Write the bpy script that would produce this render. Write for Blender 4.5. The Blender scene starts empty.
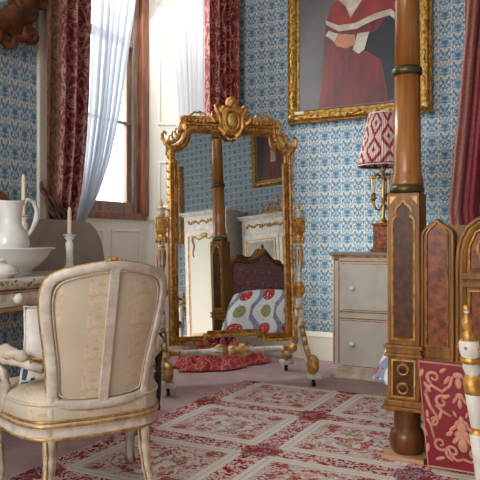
import bpy, bmesh, math, random
from mathutils import Vector, Matrix
random.seed(7)
PI = math.pi
SC = bpy.context.scene
COL = SC.collection
R = math.radians

# ------------------------------------------------------------ camera
cam_d = bpy.data.cameras.new('camera'); cam = bpy.data.objects.new('camera', cam_d); COL.objects.link(cam)
cam.location = (0, 0, 1.03); cam.rotation_euler = (R(90), 0, R(27.7))
cam_d.sensor_width = 36; cam_d.lens = 36 * 650 / 480; cam_d.clip_start = 0.05
SC.camera = cam
# ------------------------------------------------------------ world
W = bpy.data.worlds.new('sky'); SC.world = W; W.use_nodes = True
bg = W.node_tree.nodes['Background']; bg.inputs[0].default_value = (0.88, 0.94, 1.0, 1); bg.inputs[1].default_value = 5.5
# ------------------------------------------------------------ daylight through the windows, plus an added fill lamp
def area(name, loc, rot, sx, sy, power, col=(1, 1, 1)):
    l = bpy.data.lights.new(name, 'AREA'); l.shape = 'RECTANGLE'; l.size = sx; l.size_y = sy; l.energy = power; l.color = col
    o = bpy.data.objects.new(name, l); COL.objects.link(o); o.location = loc; o.rotation_euler = rot
    return o
area('daylight_near_window', (-3.25, 0.15, 2.3), (0, R(-90), 0), 2.0, 1.7, 22, (1.0, 0.985, 0.96))
pl_ = area('daylight_seen_window', (-3.5, 3.87, 2.4), (0, R(-90), 0), 2.4, 1.6, 1); pl_.data.cycles.is_portal = True
area('daylight_rear_window', (-1.7, -2.42, 2.2), (R(90), 0, 0), 1.6, 2.4, 68, (1.0, 0.975, 0.94))
ul_ = area('recess_fill', (-3.22, 3.87, 3.2), (0, 0, 0), 1.4, .55, 38, (0.96, 0.98, 1.0)); ul_.rotation_euler = Vector((-.80, .05, .55)).to_track_quat('Z', 'Y').to_euler()  # added fill lamp inside the window recess, above view, to brighten the bed post
sd_ = bpy.data.lights.new('sun', 'SUN'); sd_.energy = 11.0; sd_.angle = R(30); sd_.color = (1.0, 0.97, 0.92)
so_ = bpy.data.objects.new('sun', sd_); COL.objects.link(so_); so_.rotation_euler = Vector((-0.66, -0.60, 0.42)).to_track_quat('Z', 'Y').to_euler()
# ------------------------------------------------------------ exposure
SC.view_settings.view_transform = 'Standard'; SC.view_settings.look = 'None'
SC.view_settings.exposure = 0.0; SC.view_settings.gamma = 1.0; SC.view_settings.use_curve_mapping = False
SC.cycles.max_bounces = 8; SC.cycles.diffuse_bounces = 4; SC.cycles.transparent_max_bounces = 12
SC.cycles.use_denoising = True; SC.cycles.sample_clamp_indirect = 6

# ============================================================ node expressions
class X:
    def __init__(s, nt, sk): s.nt = nt; s.s = sk
    def m(s, op, *a):
        n = s.nt.nodes.new('ShaderNodeMath'); n.operation = op
        for i, v in enumerate((s,) + a):
            if isinstance(v, X): s.nt.links.new(v.s, n.inputs[i])
            else: n.inputs[i].default_value = float(v)
        return X(s.nt, n.outputs[0])
    def __add__(s, o): return s.m('ADD', o)
    __radd__ = __add__
    def __sub__(s, o): return s.m('SUBTRACT', o)
    def __rsub__(s, o): return (s * -1) + o
    def __mul__(s, o): return s.m('MULTIPLY', o)
    __rmul__ = __mul__
    def __truediv__(s, o): return s.m('DIVIDE', o)
    def abs(s): return s.m('ABSOLUTE')
    def frac(s): return s.m('FRACT')
    def floor(s): return s.m('FLOOR')
    def sin(s): return s.m('SINE')
    def sqrt(s): return s.m('SQRT')
    def min(s, o): return s.m('MINIMUM', o)
    def max(s, o): return s.m('MAXIMUM', o)
    def lt(s, v, soft=0.01):               # 1 where s < v
        n = s.nt.nodes.new('ShaderNodeMapRange'); n.interpolation_type = 'SMOOTHSTEP'
        s.nt.links.new(s.s, n.inputs[0]); n.inputs[1].default_value = v - soft; n.inputs[2].default_value = v + soft
        n.inputs[3].default_value = 1; n.inputs[4].default_value = 0
        return X(s.nt, n.outputs[0])
    def gt(s, v, soft=0.01): return 1 - s.lt(v, soft)
def vec(nt, x, y, z=0):
    n = nt.nodes.new('ShaderNodeCombineXYZ')
    for i, v in enumerate((x, y, z)):
        if isinstance(v, X): nt.links.new(v.s, n.inputs[i])
        else: n.inputs[i].default_value = v
    return n.outputs[0]
def coords(nt, src='Object'):
    if src == 'World': n = nt.nodes.new('ShaderNodeNewGeometry'); o = n.outputs['Position']
    else: n = nt.nodes.new('ShaderNodeTexCoord'); o = n.outputs[src]
    sp = nt.nodes.new('ShaderNodeSeparateXYZ'); nt.links.new(o, sp.inputs[0])
    return o, X(nt, sp.outputs[0]), X(nt, sp.outputs[1]), X(nt, sp.outputs[2])
def noise(nt, v, scale, detail=2, rough=0.5, dist=0):
    n = nt.nodes.new('ShaderNodeTexNoise'); nt.links.new(v, n.inputs['Vector'])
    n.inputs['Scale'].default_value = scale; n.inputs['Detail'].default_value = detail
    n.inputs['Roughness'].default_value = rough; n.inputs['Distortion'].default_value = dist
    return X(nt, n.outputs[0])
def voro(nt, v, scale):
    n = nt.nodes.new('ShaderNodeTexVoronoi'); nt.links.new(v, n.inputs['Vector']); n.inputs['Scale'].default_value = scale
    sp = nt.nodes.new('ShaderNodeSeparateColor'); nt.links.new(n.outputs['Color'], sp.inputs[0])
    return X(nt, n.outputs['Distance']), X(nt, sp.outputs[0]), X(nt, sp.outputs[1])
def mix(nt, f, a, b):
    n = nt.nodes.new('ShaderNodeMix'); n.data_type = 'RGBA'
    if isinstance(f, X): nt.links.new(f.s, n.inputs[0])
    else: n.inputs[0].default_value = f
    for i, c in ((6, a), (7, b)):
        if isinstance(c, tuple): n.inputs[i].default_value = (*c, 1) if len(c) == 3 else c
        else: nt.links.new(c, n.inputs[i])
    return n.outputs[2]
def c8(r, g, b):                           # sRGB 0-255 to linear
    f = lambda v: (v / 255 / 12.92) if v / 255 <= 0.04045 else ((v / 255 + 0.055) / 1.055) ** 2.4
    return (f(r), f(g), f(b))
def newmat(name):
    m = bpy.data.materials.new(name); m.use_nodes = True
    return m, m.node_tree, m.node_tree.nodes['Principled BSDF']
def setcol(nt, b, c):
    if isinstance(c, tuple): b.inputs['Base Color'].default_value = (*c, 1)
    else: nt.links.new(c, b.inputs['Base Color'])
def bump(nt, b, x, strength=0.3, dist=0.01):
    n = nt.nodes.new('ShaderNodeBump'); n.inputs['Strength'].default_value = strength; n.inputs['Distance'].default_value = dist
    nt.links.new(x.s, n.inputs['Height']); nt.links.new(n.outputs[0], b.inputs['Normal'])
def mat(name, col, rough=0.5, metal=0.0, var=0.0, col2=None, scale=8, bmp=0.0, stretch=(1, 1, 1), src='Object', spec=0.5, sheen=0, bscale=None):
    m, nt, b = newmat(name)
    b.inputs['Roughness'].default_value = rough; b.inputs['Metallic'].default_value = metal
    b.inputs['Specular IOR Level'].default_value = spec
    if sheen: b.inputs['Sheen Weight'].default_value = sheen
    o, x, y, z = coords(nt, src)
    v = vec(nt, x * stretch[0], y * stretch[1], z * stretch[2])
    n = noise(nt, v, scale, 4, 0.6)
    c2 = col2 or tuple(c * (1 - var) for c in col)
    setcol(nt, b, mix(nt, n.gt(0.5, 0.18), col, c2))
    if bmp: bump(nt, b, noise(nt, v, bscale or scale * 6, 3), bmp, 0.004)
    return m

M = {}
M['gilt'] = mat('gilt', c8(228, 176, 94), 0.4, 0.55, col2=c8(166, 110, 50), scale=26, bmp=0.5, bscale=90)
M['gilt_yellow'] = mat('frame_gilding', c8(222, 180, 98), 0.36, 0.6, col2=c8(140, 96, 42), scale=34, bmp=0.8, bscale=110)
M['gilt_dark'] = mat('gilt_dark', c8(200, 144, 74), 0.42, 0.5, col2=c8(132, 84, 38), scale=22, bmp=0.6, bscale=80)
M['gilt_pale'] = mat('gilt_pale', c8(214, 168, 96), 0.42, 0.5, col2=c8(158, 110, 58), scale=30, bmp=0.3)
M['carved_oak'] = mat('carved_oak', c8(128, 76, 38), 0.45, 0.3, col2=c8(78, 42, 20), scale=14, bmp=0.5, bscale=60)
M['white_paint'] = mat('white_paint', c8(232, 228, 218), 0.4, 0, col2=c8(206, 198, 184), scale=12, bmp=0.08)
M['worn_white'] = mat('worn_white', c8(228, 222, 212), 0.42, 0, col2=c8(186, 172, 152), scale=17, bmp=0.1)
M['chair_white'] = mat('chair_white', c8(218, 207, 192), 0.38, 0, col2=c8(190, 174, 154), scale=16, bmp=0.08)
M['cream_wall'] = mat('cream_wall', c8(236, 230, 214), 0.5, 0, var=0.06, scale=3)
M['cream_trim'] = mat('cream_trim', c8(206, 196, 180), 0.5, 0, var=0.06, scale=3)
M['ceiling'] = mat('ceiling_paint', c8(236, 232, 222), 0.8, 0, var=0.04, scale=2)
M['wood'] = mat('golden_wood', c8(158, 106, 44), 0.4, 0, col2=c8(118, 74, 26), scale=5, stretch=(6, 6, 0.6), bmp=0.05, spec=.3)
M['wood_column'] = mat('column_wood', c8(166, 108, 50), 0.25, 0, col2=c8(134, 82, 34), scale=4, stretch=(7, 7, 0.5), bmp=0.04)
M['wood_dark'] = mat('brown_wood', c8(120, 72, 32), 0.3, 0, col2=c8(88, 50, 20), scale=5, stretch=(5, 5, 0.7), bmp=0.05)
M['burl'] = mat('burl_walnut', c8(150, 82, 34), 0.34, 0, col2=c8(92, 42, 16), scale=34, bmp=0.06, spec=.3)
M['burl_dark'] = mat('dark_burl', c8(96, 56, 32), 0.38, 0, col2=c8(66, 36, 18), scale=34, bmp=0.06, spec=.25)
M['raw_wood'] = mat('pale_pine', c8(206, 158, 116), 0.6, 0, var=0.15, scale=6, stretch=(1, 6, 6))
M['window_wood'] = mat('window_wood', c8(150, 88, 58), 0.45, 0, col2=c8(104, 60, 40), scale=7, stretch=(5, 5, 0.5), bmp=0.1)
M['window_wood_grey'] = mat('weathered_window_wood', c8(140, 112, 92), 0.5, 0, col2=c8(100, 78, 62), scale=7, stretch=(5, 5, 0.5))
M['ebony'] = mat('dark_mahogany', c8(52, 26, 20), 0.25, 0, var=0.4, scale=8)
M['bronze'] = mat('bronze_green', c8(92, 84, 52), 0.35, 0.6, var=0.4, scale=20)
M['ceramic'] = mat('white_glazed_ceramic', c8(226, 222, 214), 0.12, 0, var=0.02, scale=3)
M['grey_marble'] = mat('grey_marble', c8(156, 146, 134), 0.3, 0, col2=c8(138, 128, 116), scale=6)
M['wax'] = mat('candle_wax', c8(232, 212, 184), 0.5, 0, var=0.05, scale=5)
M['tie_cord'] = mat('brown_cord', c8(92, 58, 44), .6, 0, var=.5, scale=40)
M['grey_paint'] = mat('grey_cream_paint', c8(208, 202, 190), 0.45, 0, col2=c8(192, 184, 170), scale=5, bmp=0.05)
M['chipped'] = mat('chipped_grey_paint', c8(212, 200, 182), 0.5, 0, col2=c8(176, 158, 132), scale=14)
M['brass'] = mat('aged_brass', c8(190, 150, 84), 0.35, 0.9, var=0.4, scale=20)
M['black'] = mat('dark_iron', c8(40, 36, 32), 0.5, 0.4, var=0.3, scale=20)
M['mauve'] = None

def m_wallpaper(name, axis, su, sv, off=0.0):
    m, nt, b = newmat(name); b.inputs['Roughness'].default_value = 0.6; b.inputs['Specular IOR Level'].default_value = 0.2
    o, x, y, z = coords(nt, 'World')
    a = x if axis == 'x' else y
    u = (a + 20 + off) / (su * 0.5); c = u.floor()
    par = (c * 0.5).frac() * 2                      # 0 or 1 -> half drop
    v = (z / sv + par * 0.5).frac()                 # 0..1
    fu = (u.frac() - 0.5).abs()                     # 0 centre .. .5 edge
    X_ = fu * su * 0.5; Y_ = (v - 0.5) * sv         # metres, scaled for pattern
    k = 0.205 / sv; ku = 0.19 / su
    px = X_ * ku; py = Y_ * k                       # px 0..0.0475, py -0.1..0.1
    def el(cx, cy, rx, ry, rot, e=0.22):
        ca, sa = math.cos(rot), math.sin(rot)
        dx = px - cx; dy = py - cy
        p = (dx * ca + dy * sa) / rx; q = (dy * ca - dx * sa) / ry
        return (p * p + q * q).lt(1.0, e)
    deep = el(0, .050, .0075, .022, 0)
    for a_ in ((.013, .056, .0052, .017, -0.6), (.021, .044, .0045, .013, -1.15), (.006, .022, .012, .006, 0), (.016, -.028, .006, .022, -0.55),
               (.030, -.006, .0045, .015, -0.7), (.034, -.062, .006, .013, 0.6), (.014, -.078, .0045, .014, -0.9), (.040, .075, .005, .011, .3),
               (.026, .078, .004, .004, 0), (.012, .088, .004, .004, 0), (.030, .024, .0035, .0035, 0), (.0, -.06, .004, .02, 0), (.038, -.034, .003, .003, 0), (.022, -.052, .003, .003, 0)):
        deep = deep.max(el(*a_))
    crm = el(0.0475, 0.0, .010, .013, 0)
    for a_ in ((.030, .050, .0035, .016, -.35), (.012, .000, .0035, .018, -.75), (.022, -.010, .003, .012, -1.1), (.034, .008, .003, .011, .7), (.006, -.050, .003, .016, -.3),
               (.030, -.036, .005, .009, .4), (.0475, -.070, .006, .013, 0), (.018, -.070, .0035, .011, .8), (.040, .092, .0035, .014, -.7), (.018, .094, .004, .007, 0), (.0475, .052, .005, .012, 0), (.028, -.090, .0035, .010, -.5), (.0, -.092, .006, .007, 0)):
        crm = crm.max(el(*a_))
    cream = c8(224, 206, 182); mid = c8(142, 164, 174); dp = c8(66, 112, 144)
    col = mix(nt, deep, mix(nt, crm, mid, cream), dp)
    setcol(nt, b, col)
    return m
M['paper_left'] = m_wallpaper('blue_wallpaper_side', 'y', 0.143, 0.225)
M['paper_back'] = m_wallpaper('blue_wallpaper_back', 'x', 0.20, 0.22)
M['paper_right'] = m_wallpaper('blue_wallpaper_far', 'y', 0.20, 0.22)

def m_damask(name, ground, figure, su, sv, src='UV', rough=0.5, fig_rough=0.35, thr=0.5, scale=3.2, translucent=False, seed=0.0, soft=.02):
    m, nt, b = newmat(name)
    o, x, y, z = coords(nt, src)
    u, v = (x, y) if src == 'UV' else (x, z)
    uu = u / su; c = uu.floor(); par = (c * 0.5).frac() * 2
    fu = (uu.frac() - 0.5).abs() * 2
    vv = v / sv + par * 0.5; fv = vv.frac()
    ph = (fv * (2 * PI))
    vx = vec(nt, fu * 1.0 + seed, ph.sin() * 0.55, (ph + PI / 2).sin() * 0.55)
    n = noise(nt, vx, scale, 1.5, 0.5, 1.6)
    # ogee stems: thin undulating bands
    og = (fu - 0.5 - (ph.sin() * 0.28)).abs()
    f = n.gt(thr, soft).max(og.lt(0.045, 0.02))
    fl = n.gt(thr + .10, soft)
    f = (f - fl).max(0)
    setcol(nt, b, mix(nt, f, ground, figure))
    b.inputs['Roughness'].default_value = rough; b.inputs['Sheen Weight'].default_value = 0.15
    b.inputs['Specular IOR Level'].default_value = 0.3
    return m
M['burgundy'] = m_damask('burgundy_damask', c8(132, 24, 44), c8(196, 140, 118), 0.26, 0.55, seed=2.0, scale=2.6, thr=.52)
M['burgundy_left'] = m_damask('faded_burgundy_damask', c8(118, 30, 50), c8(168, 124, 104), 0.26, 0.55, seed=3.3, thr=.49, scale=2.6)
M['burgundy_faded'] = m_damask('sun_faded_damask', c8(116, 78, 66), c8(150, 112, 92), 0.26, 0.55, seed=3.3, thr=.49, scale=2.6)
M['bed_curtain'] = m_damask('red_damask_bed_hanging', c8(138, 40, 50), c8(150, 66, 66), 0.22, 0.4, seed=1.0)
M['curtain_lining'] = m_damask('dusty_pink_lining', c8(190, 132, 118), c8(168, 92, 88), 0.16, 0.3, seed=4.0, thr=.54)
M['bed_damask'] = m_damask('plum_upholstery', c8(146, 48, 66), c8(204, 160, 158), 0.16, 0.26, src='Object', seed=5.1, thr=.46)
M['cloth_heap'] = m_damask('crumpled_red_damask', c8(168, 30, 44), c8(216, 140, 116), 0.14, 0.2, seed=2.0, thr=.55)
M['red_silk'] = mat('crimson_silk', c8(140, 12, 32), 0.5, 0, var=0.15, scale=6, sheen=.2)
M['brocade_gold'] = mat('brocade_gold_thread', c8(216, 150, 120), 0.5, 0, var=0.12, scale=30)

def m_chairfab(name):
    m, nt, b = newmat(name); o, x, y, z = coords(nt, 'Object')
    s = (x / 0.085); st = (s.frac() - 0.5).abs()
    ph = z * (2 * PI / 0.12)
    fu = st * 2
    n = noise(nt, vec(nt, fu, ph.sin() * .5, (ph + PI / 2).sin() * .5), 3.0, 1.5, .5, 1.2)
    par = (s.floor() * 0.5).frac() * 2
    f = n.gt(.53, .02) * par * 0.75
    col = mix(nt, f, mix(nt, par, c8(204, 188, 164), c8(214, 199, 174)), c8(206, 174, 118))
    n2 = noise(nt, o, 9, 3)
    setcol(nt, b, mix(nt, n2.gt(.56, .1) * .3, col, c8(190, 170, 146)))
    b.inputs['Roughness'].default_value = .5; b.inputs['Sheen Weight'].default_value = .15
    return m
M['chair_silk'] = m_chairfab('cream_striped_silk')

def m_sheer():
    m, nt, b = newmat('white_voile'); nt.nodes.remove(b)
    out = nt.nodes['Material Output']
    d = nt.nodes.new('ShaderNodeBsdfDiffuse'); d.inputs[0].default_value = (*c8(214, 214, 218), 1)
    t = nt.nodes.new('ShaderNodeBsdfTranslucent'); t.inputs[0].default_value = (*c8(190, 194, 202), 1)
    tr = nt.nodes.new('ShaderNodeBsdfTransparent')
    m1 = nt.nodes.new('ShaderNodeMixShader'); m1.inputs[0].default_value = .5
    nt.links.new(d.outputs[0], m1.inputs[1]); nt.links.new(t.outputs[0], m1.inputs[2])
    m2 = nt.nodes.new('ShaderNodeMixShader'); m2.inputs[0].default_value = .28
    nt.links.new(m1.outputs[0], m2.inputs[1]); nt.links.new(tr.outputs[0], m2.inputs[2]); nt.links.new(m2.outputs[0], out.inputs[0])
    return m
M['sheer'] = m_sheer()
def m_glass():
    m, nt, b = newmat('window_glass'); nt.nodes.remove(b); out = nt.nodes['Material Output']
    tr = nt.nodes.new('ShaderNodeBsdfTransparent'); tr.inputs[0].default_value = (.90, .93, .95, 1)
    g = nt.nodes.new('ShaderNodeBsdfGlossy'); g.inputs['Roughness'].default_value = .03
    mx = nt.nodes.new('ShaderNodeMixShader'); mx.inputs[0].default_value = .05; nt.links.new(tr.outputs[0], mx.inputs[1]); nt.links.new(g.outputs[0], mx.inputs[2])
    nt.links.new(mx.outputs[0], out.inputs[0]); return m
M['glass'] = m_glass()
def m_mirror():
    m, nt, b = newmat('mirror_silvering'); b.inputs['Metallic'].default_value = 1; b.inputs['Roughness'].default_value = .015
    b.inputs['Base Color'].default_value = (.66, .68, .67, 1); return m
M['mirror'] = m_mirror()
def m_carpet():
    m, nt, b = newmat('mauve_fitted_carpet'); o, x, y, z = coords(nt, 'World')
    rib = (y * (2 * PI / 0.03)).sin() * .5 + .5
    n = noise(nt, o, 6, 4, .6); n2 = noise(nt, o, 150, 2)
    c = mix(nt, n.gt(.5, .2), c8(186, 160, 156), c8(170, 144, 141))
    setcol(nt, b, mix(nt, rib * .10 + n2.gt(.55, .1) * .15, c, c8(122, 88, 92)))
    b.inputs['Roughness'].default_value = .95; b.inputs['Specular IOR Level'].default_value = .1
    bump(nt, b, n2, .4, .004); return m
M['mauve'] = m_carpet()
def m_rug():
    m, nt, b = newmat('floral_needlepoint_rug'); o, x, y, z = coords(nt, 'World')
    w1 = noise(nt, o, 60, 1) * .008 - .004
    gx = ((x + 1.37) / .73 + 10.5).frac() - .5; gy = ((y - 3.53) / .70 + 10.5).frac() - .5
    ax = gx.abs() * .73 + w1; ay = gy.abs() * .70 + w1
    d = ax.min(ay)
    # centre-of-panel coordinates
    cx = (ax * -1 + .365); cy = (ay * -1 + .35)
    cream = c8(216, 208, 196); red = c8(152, 28, 46)
    vv = vec(nt, x, y, 0)
    vn = noise(nt, vv, 36, 1.5, .55, 1.5); vine = vn.gt(.49, .03)
    band = mix(nt, vine, red, c8(208, 188, 176))
    # cream guard stripes with a thin grey line
    ln = ((d - .085).abs()).lt(.004, .002)
    stripe = mix(nt, ln * .6, cream, c8(176, 158, 146))
    # panel field: small pinkish dots
    fd, fa, fb = voro(nt, vv, 70)
    field = mix(nt, fd.lt(.33, .1) * .75, c8(206, 184, 174), c8(140, 66, 76))
    wob = noise(nt, vv, 14, 2, .6, .8)
    rr = ((cx / .262) * (cx / .262) + (cy / .25) * (cy / .25)).sqrt() + (wob - .5) * .9
    vd, va, vb = voro(nt, vec(nt, x + (wob * .05), y + (vn * .04), 0), 27)
    n3 = noise(nt, vv, 75, 2)
    fc = mix(nt, va.gt(.36, .02), c8(214, 204, 190), c8(168, 52, 62))
    fc = mix(nt, va.gt(.60, .02), fc, c8(204, 138, 134))
    fc = mix(nt, va.gt(.73, .02), fc, c8(150, 128, 88))
    fc = mix(nt, va.gt(.86, .02), fc, c8(168, 182, 196))
    fc = mix(nt, n3.gt(.54, .04) * .65, fc, c8(220, 208, 194))
    med = mix(nt, rr.lt(.56, .05), mix(nt, n3.gt(.52, .05) * .7, c8(222, 212, 198), c8(188, 140, 134)), fc)
    ring = ((rr - .74).abs()).lt(.08, .04) * vn.gt(.47, .03)
    med = mix(nt, ring, med, c8(160, 74, 78))
    panel = mix(nt, rr.lt(.88, .04), field, med)
    # corner roses in panels
    qx = (ax - .17).abs(); qy = (ay - .16).abs()
    q = ((qx * qx + qy * qy).sqrt() + (wob - .5) * .06)
    panel = mix(nt, q.lt(.045, .01), panel, mix(nt, n3.gt(.5, .03), c8(170, 52, 60), mix(nt, va.gt(.5, .02), c8(150, 120, 84), c8(206, 190, 176))))
    c = mix(nt, d.gt(.112, .004), mix(nt, d.gt(.056, .003), band, stripe), panel)
    # star leaves where the bands cross
    dj = (ax * ax + ay * ay).sqrt() + (wob - .5) * .12
    hz = ((x + 1.37) / .73 + 10.5).floor(); hy = ((y - 3.53) / .70 + 10.5).floor()
    par = ((hz + hy) * .5).frac() * 2
    star = mix(nt, n3.gt(.5, .05) * .6, c8(140, 34, 36), mix(nt, va.gt(.5, .02), c8(140, 100, 62), c8(176, 188, 204)))
    c = mix(nt, dj.lt(.098, .012), c, star)
    fine = noise(nt, o, 260, 1)
    setcol(nt, b, mix(nt, fine.gt(.55, .1) * .18, c, c8(120, 80, 76)))
    b.inputs['Roughness'].default_value = .95; b.inputs['Specular IOR Level'].default_value = .1
    bump(nt, b, fine, .3, .004); return m
M['rug'] = m_rug()
def m_quilt():
    m, nt, b = newmat('pomegranate_quilt'); o, x, y, z = coords(nt, 'UV')
    TU, TV = .27, .40
    u = x / TU; c = u.floor(); par = (c * .5).frac() * 2
    fv = ((y - .16) / TV + 4).frac() - .5; fu = u.frac() - .5
    px = fu * TU; py = fv * TV
    def el(cx, cy, rx, ry, e=.12):
        p = (px - cx) / rx; q = (py - cy) / ry; return (p * p + q * q).lt(1, e)
    band = (px - (fv * 2 * PI).sin() * .045 + .095).abs()
    blue = band.lt(.030, .004)
    n = noise(nt, vec(nt, x, y, 0), 40, 2)
    vd, va, vb = voro(nt, vec(nt, x, y, 0), 42)
    bl = mix(nt, vd.lt(.3, .05), c8(138, 148, 168), mix(nt, va.gt(.5, .02), c8(176, 60, 66), c8(200, 206, 210)))
    c0 = mix(nt, blue, mix(nt, n.gt(.66, .03), c8(236, 234, 232), c8(150, 160, 180)), bl)
    pom = el(.035, .10, .070, .066); pin = el(.035, .10, .056, .052)
    rc = mix(nt, pin * vd.lt(.3, .05), c8(196, 50, 54), c8(238, 222, 214))
    c1 = mix(nt, pom, c0, rc)
    sh = el(.035, -.095, .062, .076)
    oc = mix(nt, vd.lt(.32, .05), c8(158, 158, 112), c8(190, 66, 60))
    c2 = mix(nt, sh, c1, oc)
    setcol(nt, b, c2); b.inputs['Roughness'].default_value = .8
    bump(nt, b, noise(nt, o, 22, 2), .3, .01); return m
M['quilt'] = m_quilt()
def m_shade():
    m, nt, b = newmat('ikat_shade'); o, x, y, z = coords(nt, 'UV')     # x 0..1 around, y 0..1 up
    u = x * 9; par = (u.floor() * .5).frac() * 2
    fu = (u.frac() - .5).abs() * 2
    v = (y * 1.9 + par * .5).frac(); w = noise(nt, vec(nt, x * 160, y * 2.2, 0), 1.0, 1) * .22
    e = (v - .5 + w - .11).abs() * 2
    rr = fu * .75 + e * .95
    f = ((rr - .80).abs()).lt(.17, .05).max(rr.lt(.22, .05))
    pleat = (x * (2 * PI * 58)).sin()
    setcol(nt, b, mix(nt, f.max(y.lt(.035, .005)), c8(226, 206, 190), c8(168, 24, 58)))
    b.inputs['Roughness'].default_value = .7
    bump(nt, b, pleat, .6, .004)
    return m
M['shade'] = m_shade()
def m_wicker():
    m, nt, b = newmat('woven_cane'); o, x, y, z = coords(nt, 'Object')
    r = (y * y + z * z).sqrt(); w = (r * 420).sin() * .5 + .5
    setcol(nt, b, mix(nt, w, c8(96, 56, 28), c8(170, 112, 60))); b.inputs['Roughness'].default_value = .55; bump(nt, b, w, .6, .004)
    return m
M['wicker'] = m_wicker()
def m_floralslab():
    m, nt, b = newmat('flower_painted_slab'); o, x, y, z = coords(nt, 'Object')
    vd, va, vb = voro(nt, o, 55); n = noise(nt, o, 38, 2, .5, 1)
    mask = ((z + .021).abs()).lt(.017, .004) * x.gt(.0, .001)
    leaf = n.gt(.57, .02) * mask; fl = vd.lt(.30, .05) * va.gt(.55, .02) * mask
    c = mix(nt, leaf, c8(214, 204, 188), c8(120, 118, 88)); c = mix(nt, fl, c, c8(176, 70, 62))
    setcol(nt, b, c); b.inputs['Roughness'].default_value = .3; return m
M['slab'] = m_floralslab()
def m_lattice():
    m, nt, b = newmat('lattice_panel'); o, x, y, z = coords(nt, 'Object')
    k = 2 * PI / .045
    a = ((y + z) * k).sin().abs(); c = ((y - z) * k).sin().abs()
    setcol(nt, b, mix(nt, a.min(c).lt(.18, .06) * .6, c8(226, 222, 212), c8(192, 160, 96))); b.inputs['Roughness'].default_value = .5; return m
M['lattice'] = m_lattice()
def m_canvas(name, c1, c2, scale=3, st=(1, 1, 1)):
    m = mat(name, c1, .38, 0, col2=c2, scale=scale, stretch=st, spec=.5, bmp=.15, bscale=220); return m
M['cv_bg'] = m_canvas('canvas_brown_grey', c8(104, 98, 96), c8(76, 70, 70), 1.6)
M['cv_red'] = m_canvas('canvas_red', c8(118, 40, 36), c8(78, 30, 30), 5, (3, 1, .6))
M['cv_red2'] = m_canvas('canvas_bright_red', c8(150, 46, 38), c8(110, 34, 32), 5)
M['cv_black'] = m_canvas('canvas_black', c8(22, 22, 28), c8(34, 32, 38))
M['cv_white'] = m_canvas('canvas_fur', c8(196, 186, 166), c8(160, 148, 130), 12)
M['cv_skin'] = m_canvas('canvas_skin', c8(190, 130, 100), c8(160, 96, 74), 8)
M['label'] = mat('ivory_label', c8(226, 210, 170), .5, 0, var=.05)
M['stripe_blue'] = mat('blue_stripe', c8(52, 84, 112), .8, 0, var=.2)
M['linen'] = mat('white_linen', c8(230, 224, 216), .85, 0, col2=c8(206, 196, 184), scale=9, bmp=.3, bscale=30)
M['sheet_stone'] = mat('pale_outside_stone', c8(200, 205, 210), .9, 0, var=.15, scale=2, src='World')

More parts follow.
